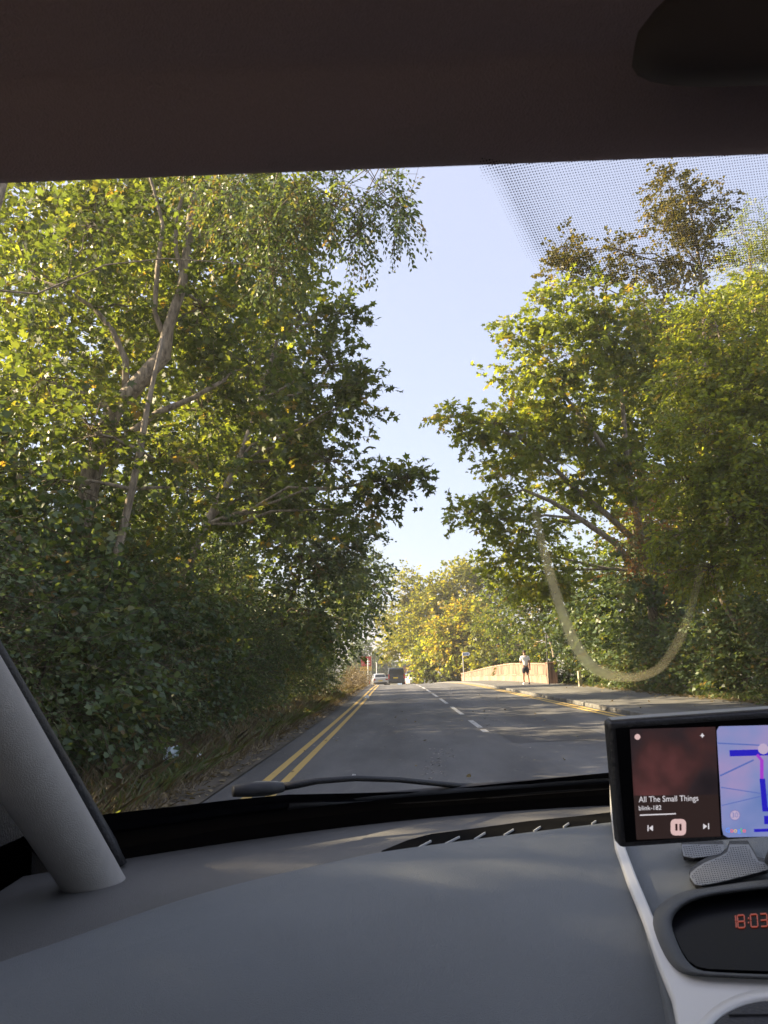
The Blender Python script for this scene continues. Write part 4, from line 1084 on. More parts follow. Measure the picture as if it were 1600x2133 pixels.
# printed dot band behind the mirror, dots growing away from its edge
fm = MB()
pitch = 0.00165
wn_ = np.array([0, SL, 1.0]); wn_ /= np.linalg.norm(wn_); wt = np.array([0, 1.0, -SL]); wt /= np.linalg.norm(wt)
edge = [(1010, 330), (1050, 365), (1085, 440), (1120, 510), (1150, 545), (1200, 566), (1300, 580), (1450, 582), (1700, 575)]
def edge_depth(px, py):
    """distance in photo pixels inside the dotted band"""
    best = 1e9; sgn = 1
    for (ax, ay), (bx_, by_) in zip(edge[:-1], edge[1:]):
        vx, vy = bx_ - ax, by_ - ay; L2 = vx * vx + vy * vy
        t = max(0, min(1, ((px - ax) * vx + (py - ay) * vy) / L2))
        dx, dy = px - ax - vx * t, py - ay - vy * t
        dd = math.hypot(dx, dy)
        if dd < best:
            best = dd; sgn = 1 if (vx * dy - vy * dx) < 0 else -1
    return best * sgn
def to_px(p):
    q = RCW.T @ (np.array(p) - EYE)
    return 800 + FPX * q[0] / -q[2], 1066.5 - FPX * q[1] / -q[2]
p0 = W(1010, 600); p1 = W(1640, 290)
ndots = 0
for j in range(int((p0[1] - p1[1] + 0.05) / pitch * 1.16)):
    y = p0[1] + 0.01 - j * pitch / 1.155 * 1.0
    for i in range(int((p1[0] - p0[0] + 0.05) / pitch)):
        x = p0[0] - 0.01 + (i + 0.5 * (j % 2)) * pitch
        c = np.array([x, y, wz(x, y)])
        px, py = to_px(c)
        if px > 1625 or px < 1000 or py < 300: continue
        e_ = edge_depth(px, py) + 34
        if e_ <= 0: continue
        r_ = pitch * (0.10 + 0.24 * min(1, e_ / 34) - 0.09 * min(1, max(0, e_ - 40) / 90))
        vs = [c - wn_ * .001 + r_ * (math.cos(k * math.pi / 3) * np.array([1.0, 0, 0]) + math.sin(k * math.pi / 3) * wt) for k in range(6)]
        fm.add(vs, [tuple(range(6))]); ndots += 1
fr = fm.build('frit_dots', M['frit'], ws); fr['kind'] = 'stuff'
# black border along the foot of the glass and the scuttle beyond it
rows = []
for x in np.linspace(-0.44, 1.14, 33):
    y0 = yb(x)
    rows.append([(x, y0 - .035, wz(x, y0 - .035) - .002), (x, y0 + .004, ZB - .002), (x, y0 + .03, ZB - .004), (x, y0 + .05, ZB - .035), (x, y0 + .16, ZB - .06), (x, y0 + .2, ZB - .3)])
MB().grid(rows).build('scuttle_panel', M['frit'], car, smooth=False)

ub = [(150, 1712), (225, 1695), (337, 1683), (480, 1666), (600, 1655), (740, 1652), (900, 1648), (990, 1637), (1130, 1623), (1271, 1609), (1500, 1588)]
lb = [(150, 1800), (232, 1770), (375, 1745), (490, 1722), (600, 1708), (740, 1690), (900, 1680), (990, 1674), (1130, 1664), (1271, 1655), (1500, 1640)]
rows = []
for t_ in np.linspace(0, 10, 41):
    U = (np.interp(t_, range(11), [p[0] for p in ub]), np.interp(t_, range(11), [p[1] for p in ub])); L = (np.interp(t_, range(11), [p[0] for p in lb]), np.interp(t_, range(11), [p[1] for p in lb]))
    rows.append([W(*U, .012), W(U[0] * .7 + L[0] * .3, U[1] * .7 + L[1] * .3, .008), W(U[0] * .5 + L[0] * .5, U[1] * .5 + L[1] * .5, .003), W(*L, .001)])
MB().grid(rows).build('cowl_strip', M['frit'], car, smooth=False)
# dashboard: back shelf under the glass
crx = [(-90, 2035), (49, 1987), (150, 1957), (300, 1905), (412, 1869), (512, 1841), (600, 1820), (670, 1804), (805, 1773), (962, 1751), (1131, 1728), (1262, 1711)]
cxy = np.array([G(x, y, ZB) for x, y in crx])
rows = []
for x in np.concatenate([np.linspace(-.44, -.32, 8), np.linspace(-0.318, 1.1, 60)]):
    a = yb(x) - 0.004
    e = float(np.interp(x, cxy[:, 0], cxy[:, 1])) - .03 if x < .23 else .90
    if x < -.318: e = float(np.interp(x, [-.44, -.318], [.84, e]))
    rows.append([(x, a, ZB - .03), (x, a - .01, ZB - .017)] + [(x, a - .03 + (e - a + .03) * t, ZB - .013 - .004 * t) for t in (0, .1, .25, .4, .6, .8, .96)] + [(x, e, ZB - .03), (x, e - .01, ZB - .25)])
rows.insert(0, [(p[0] - .012, p[1], p[2] - .012) for p in rows[0]])
rows.insert(0, [(p[0] - .002, p[1], p[2] - .3) for p in rows[0]])
dash = MB().grid(rows).build('dashboard', M['dash_top'], car, smooth=True)
# front pad with its crease
cr = [(-90, 2035), (49, 1987), (150, 1957), (300, 1905), (412, 1869), (512, 1841), (600, 1820), (670, 1804), (805, 1773), (962, 1751), (1131, 1728), (1262, 1711)]
cw = np.array([G(x, y, ZB) for x, y in cr])
ss_ = np.linspace(0, 1, 60)
cl = np.concatenate([[0], np.cumsum(np.linalg.norm(np.diff(cw, axis=0), axis=1))]); cl /= cl[-1]
cx = np.interp(ss_, cl, cw[:, 0]); cy = np.interp(ss_, cl, cw[:, 1])
for _ in range(6):
    cx[1:-1] = (cx[:-2] + 2 * cx[1:-1] + cx[2:]) / 4; cy[1:-1] = (cy[:-2] + 2 * cy[1:-1] + cy[2:]) / 4
te = np.array([G(1274, 1705, ZB - .002), G(1281, 1774, ZB - .004), G(1307, 1850, ZB - .010), G(1340, 1932, ZB - .02), G(1370, 2022, ZB - .032), G(1400, 2097, ZB - .043), G(1407, 2133, ZB - .05), G(1420, 2230, ZB - .07)])
def tex(y): return float(np.interp(y, te[::-1, 1], te[::-1, 0]))
prof = [(.014, -.045), (.013, -.02), (.010, -.008), (.004, -.002), (-.004, 0), (-.02, .0015), (-.06, .002), (-.12, 0), (-.2, -.010), (-.3, -.028), (-.4, -.055), (-.5, -.095), (-.58, -.15), (-.62, -.25)]
rows = []
for i in range(60):
    f_ = ss_[i]; row = []
    for t_, dz in prof:
        y = max(cy[i] + t_, .04)
        xr = tex(y) + .005; xl = -0.314
        x = cx[i] + (xr - cx[-1]) * f_
        row.append((max(x, xl - .02) if x > xl - .02 else xl - .02, y, ZB + dz))
    rows.append(row)
MB().grid(rows).build('dash_pad', M['dash'], car, smooth=True)
# demister vent with angled fins
up = [(795, 1778), (850, 1755), (900, 1742), (1000, 1729), (1100, 1715), (1200, 1705), (1276, 1696)]
vz = ZB - .010
vpoly = [G(x, y, vz) for x, y in up] + [G(x, y, vz) for x, y in [(1276, 1722), (1131, 1740), (962, 1764), (805, 1786)]]
dv = MB().slab(vpoly, (0, 0, 1), .003).build('defroster_vent', simple('vent_black', (.008, .008, .008), .95, spec=0.0), dash)
for (ax, ay), (bx_, by_) in [((825, 367), (885, 335)), ((930, 350), (990, 320)), ((1045, 330), (1085, 305)), ((1155, 314), (1190, 293)), ((1265, 299), (1290, 283)), ((1375, 284), (1395, 270)), ((1480, 272), (1495, 262))]:
    a_ = G(400 + ax * .5625, 1560 + ay * .5625, ZB - .004); c_ = G(400 + bx_ * .5625, 1560 + by_ * .5625, ZB - .004)
    d_ = (c_ - a_); ln = np.linalg.norm(d_); d_ /= ln; sdv = np.array([-d_[1], d_[0], 0])
    MB().box((a_ + c_) / 2 - np.array([0, 0, .002]), (ln, .0012, .0025), axes=(d_, sdv, np.array([0, 0, 1.0]))).build('fin', M['fin'], dash)

# centre console face
CN = np.array([0, -.13, 1.0]); CN /= np.linalg.norm(CN)
def K(px, py, off=0.0):
    """point on the console face plane (off along its normal)"""
    p0 = np.array([0, .9, ZB]) + CN * off; r = ray(px, py)
    return EYE + r * (CN.dot(p0 - EYE) / CN.dot(r))
con = MB().slab([K(1281, 1700, -.006), K(1296, 1800, -.006), K(1340, 1932, -.006), K(1370, 2022, -.006), K(1420, 2230, -.006), K(1480, 2500, -.006), K(2300, 2500, -.006), K(2100, 1690, -.006)], -CN, .1).build('console', M['dash'], car, bevel=.004)
tl = [(1270, 1640), (1272, 1700), (1281, 1774), (1307, 1850), (1340, 1932), (1370, 2022), (1400, 2097), (1407, 2133), (1425, 2260), (2100, 2260)]
tr = [(2100, 2052), (1600, 2049), (1475, 2050), (1447, 2046), (1415, 2022), (1390, 1982), (1360, 1917), (1330, 1845), (1304, 1777), (1292, 1700), (1288, 1640)]
MB().slab([K(x, y, -.004) for x, y in tl + tr], CN, .007).build('trim_panel', M['trim'], con, bevel=.003, seg=3)
# clock binnacle: hood, dark tray, digits
inner = [(1397, 1925), (1403, 1910), (1412, 1897), (1437, 1878), (1487, 1865), (1550, 1858), (1600, 1851), (1750, 1845), (1900, 1870), (1900, 2020), (1750, 2034), (1600, 2030), (1475, 2025), (1452, 2020), (1436, 2009), (1420, 1985), (1408, 1957)]
cxm, cym = 1620, 1945
outer = [(cxm + (x - cxm) * 1.17 - 6, cym + (y - cym) * (1.22 if y < cym else 1.13)) for x, y in inner]
ring = MB()
lev = [(outer, -.004), (outer, .003), ([(x * .5 + u * .5, y * .5 + v * .5) for (x, y), (u, v) in zip(outer, inner)], .010), (inner, .006), (inner, -.004)]
ring.grid([[K(x, y, h) for x, y in pl_] for pl_, h in lev], close=True)
M['hood'] = simple('hood', (.055, .058, .060), .5, bump=.4, bscale=1300)
bz_ = ring.build('clock_hood', M['hood'], car, smooth=True, subsurf=1)
MB().slab([K(x, y, -.005) for x, y in inner], CN, .0025).build('clock_window', M['gloss_black'], bz_)
M['digit'] = emit('digit', (1.0, 0.12, 0.03), 0.06)
def seg7(ch, x0, y0, w, h, sl=-2.0):
    """seven-segment digit from thin bars; x0, y0 its lower-left corner as a photo pixel"""
    seg = {'0': 'abcdef', '1': 'bc', '3': 'abcdg', '8': 'abcdefg'}[ch]
    pos = {'a': ((0, h), (w, h)), 'b': ((w, h), (w, h / 2)), 'c': ((w, h / 2), (w, 0)), 'd': ((0, 0), (w, 0)), 'e': ((0, 0), (0, h / 2)), 'f': ((0, h / 2), (0, h)), 'g': ((0, h / 2), (w, h / 2))}
    m = MB()
    for s_ in seg:
        (ax, ay), (bx_, by_) = pos[s_]
        horiz = s_ in 'adg'
        t = 1.3
        q = [(ax + .8, ay - t), (bx_ - .8, by_ - t), (bx_ - .8, by_ + t), (ax + .8, ay + t)] if horiz else [(ax - t, min(ay, by_) + .8), (ax + t, min(ay, by_) + .8), (ax + t, max(ay, by_) - .8), (ax - t, max(ay, by_) - .8)]
        m.slab([K(x0 + u + sl * v / h, y0 - v - u * .06, -.0022) for u, v in q], CN, .0005)
    return m
xo = 1528.0
for ch in ('1', '8', ':', '0', '3'):
    if ch == ':':
        m = MB()
        for q in (8, 17): m.slab([K(xo + u, 1932 - q - v, -.0022) for u, v in ((0, 0), (2.6, 0), (2.6, 3), (0, 3))], CN, .0005)
        m.build('clock_digit', M['digit'], bz_); xo += 7
        continue
    seg7(ch, xo - (8 if ch == '1' else 0), 1934 - (xo - 1528) * .06, 14, 26).build('clock_digit', M['digit'], bz_)
    xo += 10 if ch == '1' else 20
# round air vent in the white fascia
def arc(rx, ry, h, n=48): return [K(1612 + rx * math.cos(2 * math.pi * k / n), 2192 - ry * math.sin(2 * math.pi * k / n), h) for k in range(n)]
av = MB().grid([arc(178, 136, .002), arc(172, 131, .0042), arc(160, 119, .0048), arc(150, 107, .0035), arc(146, 103, -.004)], close=True).build('air_vent', M['trim'], con, smooth=True)
MB().slab(arc(148, 105, .0032), CN, .0006).build('air_vent_core', M['black'], con)
for k in range(-3, 4):
    hw = 140 * math.sqrt(1 - (k * 26 / 105) ** 2)
    A_ = K(1612 - hw, 2192 + k * 26, .0042); B_ = K(1612 + hw, 2190 + k * 26, .0042); d_ = B_ - A_; ln = np.linalg.norm(d_); d_ /= ln
    MB().box((A_ + B_) / 2, (ln, .0016, .0016), axes=(d_, np.cross(CN, d_), CN)).build('vent_slat', M['rubber'], con)

# A-pillar with its rubber seal
pc = [P(250, 1935, .90), P(180, 1812, .875), P(64, 1626, .75), P(-84, 1393, .63), P(-330, 1010, .50), P(-700, 420, .42)]
pts = []
for i in range(len(pc) - 1):
    for t_ in np.linspace(0, 1, 6, endpoint=False): pts.append(pc[i] * (1 - t_) + pc[i + 1] * t_)
pts.append(pc[-1])
pts = np.array(pts)
for _ in range(4): pts[1:-1] = (pts[:-2] + 2 * pts[1:-1] + pts[2:]) / 4
MB().tube(pts, np.interp(np.arange(len(pts)), [0, 6, 30], [.029, .029, .032]), n=28).build('pillar', M['pillar'], car, smooth=True)
sp = [P(250, 1806, .94), P(226, 1756, .94), P(122, 1580, .85), P(2, 1378, .76), P(-148, 1120, .67), P(-500, 520, .55)]
MB().tube(sp, [.009] * 6, n=8).build('pillar_seal', M['black'], car, smooth=True)
# door, roof lining, header, visor, rear of the cabin
MB().box((-.47, -.35, .62), (.08, 2.6, .86)).build('door_panel', M['black'], car, bevel=.02)
MB().box((-.38, .62, .80), (.13, .7, .26)).build('dash_side', M['black'], car)
MB().slab([(-.43, 1.05, .85), (-.43, .40, .85), (-.43, .40, 1.03), (-.43, .58, 1.09), (-.43, .72, 1.17), (-.43, .85, 1.14), (-.43, 1.05, 1.04)], (-1, 0, 0), .03).build('door_corner', M['black'], car)
MB().box((1.2, -.35, .62), (.08, 2.6, .86)).build('door_panel', M['black'], car, bevel=.02)
MB().box((.36, -.5, .22), (1.7, 2.6, .05)).build('floor', M['black'], car)
roof = [[(x, y, z - .03 * ((x - .35) / .8) ** 2) for x in np.linspace(-.5, 1.2, 16)] for y, z in ((.40, 1.53), (.36, 1.545), (.30, 1.56), (.1, 1.585), (-.5, 1.62), (-1.2, 1.60), (-1.65, 1.5))]
MB().grid(roof).build('roof_lining', M['liner'], car, smooth=True)
MB().box((.35, -1.7, .75), (1.7, .06, .8)).build('rear_shelf', M['liner'], car)
for x in (-.47, 1.2):
    MB().tube([(x, -.25, 1.04), (x + (.04 if x < 0 else -.04), -.35, 1.58)], .05, n=8).build('door_pillar', M['liner'], car)
    MB().tube([(x, -1.68, 1.04), (x + (.1 if x < 0 else -.1), -1.55, 1.55)], .09, n=8).build('rear_pillar', M['liner'], car)
    MB().tube([(x + (.06 if x < 0 else -.06), .45, 1.46), (x + (.05 if x < 0 else -.05), -.4, 1.585), (x + (.08 if x < 0 else -.08), -1.6, 1.5)], .045, n=8).build('roof_rail', M['liner'], car)
# visor: a padded board folded down along the top of the glass
ve = P(800, 378, .385)
vz0, vy0 = ve[2] + .0035, ve[1]
sec = [(.0, -.000), (.004, .004), (.010, .008), (.016, .006), (.019, .000)]
vis = MB(); rows = []
vd = np.array([0, -1.0, .62]); vd /= np.linalg.norm(vd)
vn = np.array([0, .62, 1.0]); vn /= np.linalg.norm(vn)
prof_v = [(.006, .0), (.0, .004), (-.001, .009), (.003, .015), (.012, .018), (.06, .020), (.16, .020), (.165, .0), (.16, -.002), (.06, -.002), (.056, .0003), (.052, -.0015), (.015, -.0015)]
for x in np.linspace(-.56, .52, 30):
    rows.append([np.array([x, vy0, vz0 + .0026 - .0095 * x]) + vd * a + vn * b for a, b in prof_v])
vm = vis.grid(rows, close=True)
k = len(prof_v); vm.f.append(tuple(range(k))); vm.f.append(tuple(len(vm.v) - k + i for i in range(k)))
vm.build('sun_visor', M['liner'], car, smooth=True)
# mirror housing at the upper right
mc = P(1610, 30, .30)
mm = MB(); rows = []
for t_, rx, rz in ((-.018, .05, .012), (-.016, .075, .024), (-.006, .085, .032), (.008, .083, .030), (.016, .07, .02), (.019, .04, .008)):
    rows.append([mc + np.array([rx * math.copysign(abs(math.cos(a)) ** .6, math.cos(a)) + .03 + .9 * rz * math.copysign(abs(math.sin(a)) ** .7, math.sin(a)), t_, rz * math.copysign(abs(math.sin(a)) ** .7, math.sin(a)) + .0]) for a in np.linspace(0, 2 * math.pi, 28, endpoint=False)])
mg = mm.grid(rows, close=True); k = 28
mg.f.append(tuple(range(k))); mg.f.append(tuple(len(mg.v) - k + i for i in range(k)))
mir = mg.build('rear_mirror', simple('mirror_back', (.05, .042, .046), .9), car, smooth=True)
MB().tube([mc + np.array([.06, .01, .0]), mc + np.array([.06, .07, .03])], .009, n=8).build('mirror_stalk', M['black'], mir)

# wiper: arm pivot, arm, blade lying along the foot of the glass
wip = []
def wpts(l, off): return [W(x, y, off) for x, y in l]
MB().tube(wpts([(486, 1648), (520, 1645), (560, 1643), (590, 1640)], .013), [.007, .009, .009, .006], n=10).build('wiper_pivot', M['rubber'], car, smooth=True)
MB().tube(wpts([(500, 1642), (535, 1637), (575, 1637), (600, 1636)], .020), [.003, .006, .006, .003], n=8).build('wiper_cap', simple('wcap', (.10, .11, .12), .45), car, smooth=True)
wa = MB().tube(wpts([(575, 1641), (620, 1634), (660, 1627), (740, 1621), (830, 1624), (900, 1631), (960, 1637), (1010, 1638)], .018), [.0055, .005, .0042, .004, .004, .004, .0045, .004], n=8).build('wiper_arm', M['black'], car, smooth=True)
bl = [(640, 1667), (700, 1664), (850, 1655), (1000, 1643), (1100, 1635), (1200, 1626), (1290, 1619), (1420, 1606)]
MB().tube(wpts(bl, .012), [.003, .005, .007, .0085, .0085, .008, .0075, .006], n=8).build('wiper_blade', M['rubber'], car, smooth=True)
MB().tube(wpts([(600, 1678), (700, 1673), (800, 1668), (1000, 1656), (1290, 1634), (1420, 1622)], .006), .006, n=6).build('wiper_rubber', M['black'], car, smooth=True)
cr_ = W(738, 1621, .026)
tag(crumple(cr_, (.006, .005, .004), 4).build('fallen_leaf', M['white']), 'tiny pale scrap stuck on the wiper arm', 'litter')

# curved reflection of the sunlit dash trim, painted as a strip on the glass
m_, nt_, n_, l_, b_ = new_mat('painted_reflection')
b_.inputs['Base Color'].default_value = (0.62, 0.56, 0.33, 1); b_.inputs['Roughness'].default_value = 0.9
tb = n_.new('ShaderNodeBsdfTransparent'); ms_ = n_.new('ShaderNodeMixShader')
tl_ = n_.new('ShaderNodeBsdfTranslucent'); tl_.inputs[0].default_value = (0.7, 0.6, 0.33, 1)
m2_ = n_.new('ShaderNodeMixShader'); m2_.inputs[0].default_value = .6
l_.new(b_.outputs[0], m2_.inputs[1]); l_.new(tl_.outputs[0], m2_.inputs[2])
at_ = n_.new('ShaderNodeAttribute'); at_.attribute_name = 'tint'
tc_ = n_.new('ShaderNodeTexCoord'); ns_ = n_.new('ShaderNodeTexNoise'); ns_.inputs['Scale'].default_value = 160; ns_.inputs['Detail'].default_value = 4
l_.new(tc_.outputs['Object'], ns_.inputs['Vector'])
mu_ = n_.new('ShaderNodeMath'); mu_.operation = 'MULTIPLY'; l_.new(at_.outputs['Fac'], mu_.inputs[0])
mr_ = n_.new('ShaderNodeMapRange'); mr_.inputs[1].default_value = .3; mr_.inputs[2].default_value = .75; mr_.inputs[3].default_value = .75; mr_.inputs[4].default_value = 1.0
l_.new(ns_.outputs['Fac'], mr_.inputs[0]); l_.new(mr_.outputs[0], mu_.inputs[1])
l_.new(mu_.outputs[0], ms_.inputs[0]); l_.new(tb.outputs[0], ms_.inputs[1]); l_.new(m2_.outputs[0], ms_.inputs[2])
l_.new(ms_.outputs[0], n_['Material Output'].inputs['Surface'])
M['painted_reflection'] = m_
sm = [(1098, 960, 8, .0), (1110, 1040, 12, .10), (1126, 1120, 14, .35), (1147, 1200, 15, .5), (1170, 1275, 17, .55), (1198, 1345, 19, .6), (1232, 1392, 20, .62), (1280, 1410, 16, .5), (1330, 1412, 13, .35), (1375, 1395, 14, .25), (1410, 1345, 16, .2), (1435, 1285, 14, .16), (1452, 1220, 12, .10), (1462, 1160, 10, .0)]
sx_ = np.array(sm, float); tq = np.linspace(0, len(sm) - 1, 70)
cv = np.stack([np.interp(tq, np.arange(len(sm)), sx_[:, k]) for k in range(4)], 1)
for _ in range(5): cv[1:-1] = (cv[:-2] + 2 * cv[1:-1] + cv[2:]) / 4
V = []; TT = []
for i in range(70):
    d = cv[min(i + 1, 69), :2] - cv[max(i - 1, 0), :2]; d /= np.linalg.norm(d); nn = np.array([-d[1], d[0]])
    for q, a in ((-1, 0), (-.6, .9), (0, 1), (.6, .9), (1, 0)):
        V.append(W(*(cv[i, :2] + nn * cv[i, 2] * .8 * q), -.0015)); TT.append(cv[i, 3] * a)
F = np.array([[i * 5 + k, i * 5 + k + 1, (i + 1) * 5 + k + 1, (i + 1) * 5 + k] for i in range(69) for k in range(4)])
smo = link('reflection_strip', np_mesh('reflection_strip', np.array(V), [F], np.array(TT)), M['painted_reflection'])
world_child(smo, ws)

# ------------------------------------------------------------------ the display unit and its mount
SD = .60
s_tl = P(1268, 1505, SD); s_bl = P(1291, 1768, SD + .012)
sv = s_bl - s_tl; SH = np.linalg.norm(sv); sv /= SH
su = np.array([1.0, 0.02, 0]); su -= su.dot(sv) * sv; su /= np.linalg.norm(su)
sn = np.cross(su, sv)                       # away from the viewer or towards: fix below
if sn[1] > 0: sn = -sn
def S(px, py, off=0.0):
    """point on the display's face plane"""
    r = ray(px, py); p0 = s_tl + sn * off
    return EYE + r * (sn.dot(p0 - EYE) / sn.dot(r))
disp = empty('car_display', tuple(map(float, s_bl)), 0, 'black touch screen on the dashboard showing a music player and a map', 'screen')
SWd = .215
def SP(u, v, w): return s_tl + su * u + sv * v + sn * w
MB().box(SP(SWd / 2, SH / 2, -.008), (SWd, SH, .016), axes=(su, sv, sn)).build('housing', M['black'], disp, bevel=.0035, seg=3)
MB().box(SP(SWd / 2, SH / 2, .0002), (SWd - .009, SH - .009, .0008), axes=(su, sv, sn)).build('glass_front', M['gloss_black'], disp)
MB().box(SP(SWd / 2, -.0006, -.008), (SWd - .006, .0012, .010), axes=(su, sv, sn)).build('top_edge', M['rim'], disp)

def panel_mat(name, stops, scale, strength, stretch=(1, 1, 1), loc=(0, 0, 0)):
    m, nt, n, l, b = new_mat(name)
    tc = n.new('ShaderNodeTexCoord'); mp = n.new('ShaderNodeMapping'); mp.inputs['Scale'].default_value = stretch; mp.inputs['Location'].default_value = loc
    l.new(tc.outputs['Object'], mp.inputs['Vector'])
    t = n.new('ShaderNodeTexNoise'); t.inputs['Scale'].default_value = scale; t.inputs['Detail'].default_value = 3
    l.new(mp.outputs[0], t.inputs['Vector'])
    r = n.new('ShaderNodeValToRGB'); e = r.color_ramp.elements
    while len(e) > 1: e.remove(e[-1])
    e[0].position = stops[0][0]; e[0].color = (*stops[0][1], 1)
    for p, c in stops[1:]: k = e.new(p); k.color = (*c, 1)
    l.new(t.outputs['Fac'], r.inputs[0])
    b.inputs['Base Color'].default_value = (.004, .004, .005, 1); b.inputs['Roughness'].default_value = .3
    l.new(r.outputs[0], b.inputs['Emission Color']); b.inputs['Emission Strength'].default_value = strength
    return m
M['art'] = panel_mat('art', [(.3, (.010, .008, .010)), (.45, (.022, .014, .016)), (.56, (.040, .017, .017)), (.7, (.09, .03, .03))], 22, .3)
M['player'] = emit('player', (.018, .010, .009), .35)
M['map'] = panel_mat('map', [(.3, (.07, .12, .28)), (.5, (.14, .16, .32)), (.7, (.24, .17, .31))], 20, .4)
M['ui_white'] = emit('ui_white', (.6, .57, .6), .3)
M['ui_pink'] = emit('ui_pink', (.50, .34, .33), .35)
M['ui_dark'] = emit('ui_dark', (.03, .01, .01), .3)
M['map_road'] = emit('map_road', (.045, .07, .22), .5)
M['map_route'] = emit('map_route', (.012, .008, .30), .4)
M['map_violet'] = emit('map_violet', (.22, .03, .36), .4)
M['map_pale'] = emit('map_pale', (.40, .32, .46), .3)
M['map_grey'] = emit('map_grey', (.10, .10, .22), .5)
def spoly(pts, off): return [S(x, y, off) for x, y in pts]
def rrect(x0, y0, x1, y1, r, sk=0.0):
    out = []
    for (cx_, cy_, a0) in ((x0 + r, y0 + r, 180), (x1 - r, y0 + r, 270), (x1 - r, y1 - r, 0), (x0 + r, y1 - r, 90)):
        for k in range(5):
            a = math.radians(a0 + 90 * k / 4); out.append((cx_ + r * math.cos(a) + sk * (cy_ + r * math.sin(a) - y0), cy_ + r * math.sin(a)))
    return out
MB().slab(spoly([(1312, 1519), (1490, 1514), (1496, 1655), (1320, 1657)], .0008), sn, .0003).build('album_art', M['art'], disp)
MB().slab(spoly([(1320, 1657), (1496, 1655), (1501, 1742), (1326, 1749)], .0008), sn, .0003).build('player_panel', M['player'], disp)
MB().slab(spoly([(1498, 1513), (1493, 1522), (1494, 1545), (1500, 1640), (1504, 1725), (1507, 1739), (1516, 1744), (1790, 1738), (1790, 1506)], .0008), sn, .0003).build('map_panel', M['map'], disp)
def bar(a, b, w, mat, name='map_line', off=.0013):
    A = S(*a, off); B = S(*b, off); d = B - A; ln = np.linalg.norm(d); d /= ln
    MB().box((A + B) / 2, (ln, w, .0002), axes=(d, np.cross(sn, d), sn)).build(name, M[mat], disp)
bar((1495, 1548), (1700, 1558), .0009, 'map_road'); bar((1500, 1616), (1570, 1583), .0011, 'map_road'); bar((1502, 1640), (1600, 1655), .0006, 'map_road'); bar((1503, 1678), (1600, 1655), .0005, 'map_road')
bar((1520, 1569), (1600, 1567), .0045, 'map_route', 'map_route'); bar((1577, 1572), (1588, 1585), .0022, 'map_violet', 'map_route', .0015)
bar((1587, 1583), (1587, 1622), .0026, 'map_violet', 'map_route', .0016); bar((1588, 1622), (1594, 1690), .004, 'map_route', 'map_route', .0014); bar((1592, 1686), (1700, 1686), .003, 'map_route', 'map_route', .0017); bar((1592, 1708), (1700, 1708), .006, 'map_route', 'map_route')
MB().slab(spoly([(1590 + 11 * math.cos(a), 1560 + 11 * math.sin(a)) for a in np.linspace(0, 2 * math.pi, 18, endpoint=False)], .0020), sn, .0002).build('map_marker', M['map_pale'], disp)
def ring_px(cx_, cy_, r0, r1, off, mat, name):
    m = MB(); A = [S(cx_ + r0 * math.cos(a), cy_ + r0 * math.sin(a), off) for a in np.linspace(0, 2 * math.pi, 25)[:-1]]; B = [S(cx_ + r1 * math.cos(a), cy_ + r1 * math.sin(a), off) for a in np.linspace(0, 2 * math.pi, 25)[:-1]]
    m.grid([A, B], close=True).build(name, M[mat], disp)
ring_px(1531, 1698, 0.1, 11.5, .0013, 'map_pale', 'speed_disc'); ring_px(1531, 1698, 9.6, 11.6, .0015, 'map_grey', 'speed_ring')
MB().slab(spoly(rrect(1397, 1706, 1429, 1740, 9), .0011), sn, .0002).build('pause_button', M['ui_pink'], disp)
for x0 in (1406.5, 1415):
    MB().slab(spoly([(x0, 1716), (x0 + 4.5, 1716), (x0 + 4.8, 1730), (x0 + .3, 1730)], .0014), sn, .0002).build('pause_bar', M['ui_dark'], disp)
MB().slab(spoly([(1349, 1719), (1351, 1719), (1351, 1731), (1349, 1731)], .0011), sn, .0002).build('previous_icon', M['ui_white'], disp)
MB().slab(spoly([(1360, 1719), (1360, 1731), (1352, 1725)], .0011), sn, .0002).build('previous_icon', M['ui_white'], disp)
MB().slab(spoly([(1465, 1716), (1473, 1721), (1465, 1727)], .0011), sn, .0002).build('next_icon', M['ui_white'], disp)
MB().slab(spoly([(1475, 1715), (1477, 1715), (1477, 1727), (1475, 1727)], .0011), sn, .0002).build('next_icon', M['ui_white'], disp)
bar((1333, 1698), (1408, 1695), .0008, 'ui_white', 'progress_bar', .0011)
ring_px(1328, 1535, .1, 6, .0013, 'ui_pink', 'app_icon')
MB().slab(spoly([(1463, 1527), (1465, 1530.5), (1468, 1532), (1465, 1533.5), (1463, 1537), (1461, 1533.5), (1458, 1532), (1461, 1530.5)], .0013), sn, .0002).build('sparkle_icon', M['ui_white'], disp)
def text(body, a, b, hpx, mat, name='text', off=.0013, width=None):
    """flat lettering from photo pixel a towards b"""
    cu = bpy.data.curves.new(name, 'FONT'); cu.body = body; cu.size = 1.0
    o = bpy.data.objects.new(name, cu); col.objects.link(o)
    dg = bpy.context.evaluated_depsgraph_get(); me = bpy.data.meshes.new_from_object(o.evaluated_get(dg))
    bpy.data.objects.remove(o); bpy.data.curves.remove(cu)
    A = S(*a, off); B = S(*b, off); d = B - A; ln = np.linalg.norm(d); d /= ln
    vco = np.zeros(len(me.vertices) * 3); me.vertices.foreach_get('co', vco); vco = vco.reshape(-1, 3)
    w = vco[:, 0].max() - vco[:, 0].min(); sx = ln / w; sy = hpx * SD / FPX / .72
    upv = np.cross(sn, d)
    if upv[2] < 0: upv = -upv
    q = A[None] + (vco[:, :1] - vco[:, 0].min()) * sx * d + vco[:, 1:2] * sy * upv
    me.vertices.foreach_set('co', q.ravel()); me.update()
    o = link(name, me, M[mat]); world_child(o, disp)
    return o
text('All The Small Things', (1331, 1671), (1455, 1668), 11.5, 'ui_white')
text('blink-182', (1331, 1688), (1378, 1686.5), 9, 'ui_white')
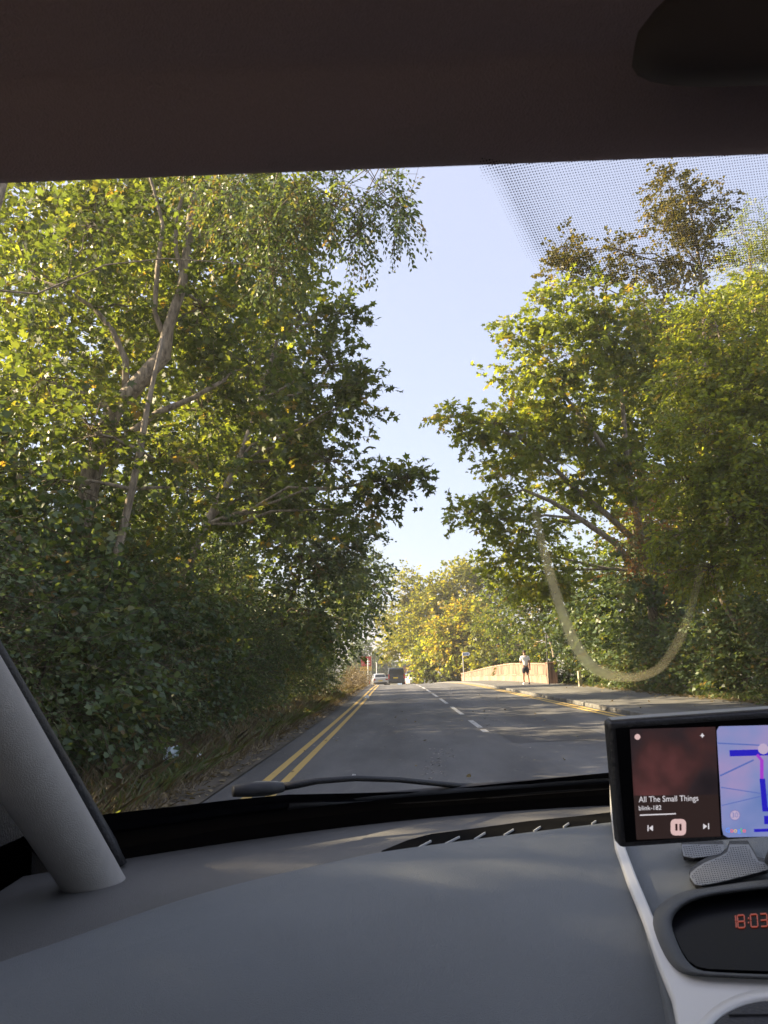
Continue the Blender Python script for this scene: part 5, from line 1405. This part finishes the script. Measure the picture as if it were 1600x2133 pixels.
text('30', (1524.5, 1703), (1538, 1702.5), 10, 'map_grey', off=.0019)
for ch, c, x in (('G', (.05, .16, .55), 1512), ('o', (.55, .06, .05), 1521.5), ('o', (.50, .33, .05), 1529), ('g', (.05, .16, .55), 1536.5), ('l', (.05, .28, .09), 1544), ('e', (.55, .06, .05), 1547.5)):
    M['g' + str(x)] = emit('logo_' + str(int(x)), c, .5)
    text(ch, (x, 1734), (x + {'G': 8.5, 'l': 2, 'g': 6.5}.get(ch, 6.5), 1733.8), 9, 'g' + str(x))
bar((1571, 1730), (1605, 1729), .0022, 'map_route', 'street_label')
# mount: two ribbed feet lying on the console
M['ribbed'] = simple('ribbed', (0.17, 0.18, 0.19), 0.7)
foot1 = [(1420, 1768), (1424, 1784), (1446, 1788), (1466, 1786), (1500, 1780), (1508, 1772), (1508, 1760), (1420, 1760)]
foot2 = [(1437, 1828), (1438, 1820), (1452, 1808), (1470, 1797), (1500, 1785), (1515, 1776), (1520, 1760), (1560, 1760), (1580, 1795), (1600, 1800), (1600, 1812), (1580, 1818), (1540, 1828), (1500, 1838), (1462, 1845), (1448, 1843)]
mt = MB(); mt.slab([K(x, y + 8, -.004) for x, y in foot1], CN, .009)
mount = mt.build('mount_foot', M['black'], disp, bevel=.001)
MB().slab([K(x, y + 8, -.004) for x, y in foot2], CN, .009).build('mount_foot', M['black'], disp, bevel=.001)
def inside(p, poly):
    x, y = p; c = False
    for (x0, y0), (x1, y1) in zip(poly, poly[1:] + poly[:1]):
        if (y0 > y) != (y1 > y) and x < (x1 - x0) * (y - y0) / (y1 - y0) + x0: c = not c
    return c
rb = MB()
def shrink(poly, f):
    cx_ = sum(p[0] for p in poly) / len(poly); cy_ = sum(p[1] for p in poly) / len(poly)
    return [(cx_ + (x - cx_) * f, cy_ + (y - cy_) * f) for x, y in poly]
for poly in (foot1, foot2):
    MB().slab([K(x, y, .0050) for x, y in poly], CN, .0006).build('foot_pad', M['ribbed'], disp)
    ps = shrink(poly, .96)
    for j in range(0, 24):
        for i in range(0, 40):
            x = 1415 + i * 5.2 + j * 1.2; y = 1757 + j * 4.0 - i * .55
            if inside((x, y), ps) and inside((x + 4, y - .4), ps):
                c = K(x + 2, y, .0058)
                e1 = K(x + 3.2, y - .3, .0058) - c; ln = np.linalg.norm(e1); e1 /= ln
                rb.box(c, (.0013, .0006, .0006), axes=(e1, np.cross(CN, e1), CN))
rbo = rb.build('ribs', M['black'], disp); rbo['kind'] = 'stuff'
MB().tube([K(1620, 1800, .004), SP(.16, SH * .7, -.018)], .012, n=12).build('mount_arm', M['black'], disp)

# ------------------------------------------------------------------ evening haze
m_ = bpy.data.materials.new('haze'); m_.use_nodes = True
n_ = m_.node_tree.nodes; n_.remove(n_['Principled BSDF'])
pv = n_.new('ShaderNodeVolumePrincipled')
pv.inputs['Color'].default_value = (0.93, 0.93, 0.95, 1); pv.inputs['Density'].default_value = 0.0008; pv.inputs['Anisotropy'].default_value = 0.35
m_.node_tree.links.new(pv.outputs[0], n_['Material Output'].inputs['Volume'])
hb_ = MB().box((0, 690, 9.0), (1860, 1640, 27.0)).build('haze', m_)
hb_['kind'] = 'stuff'
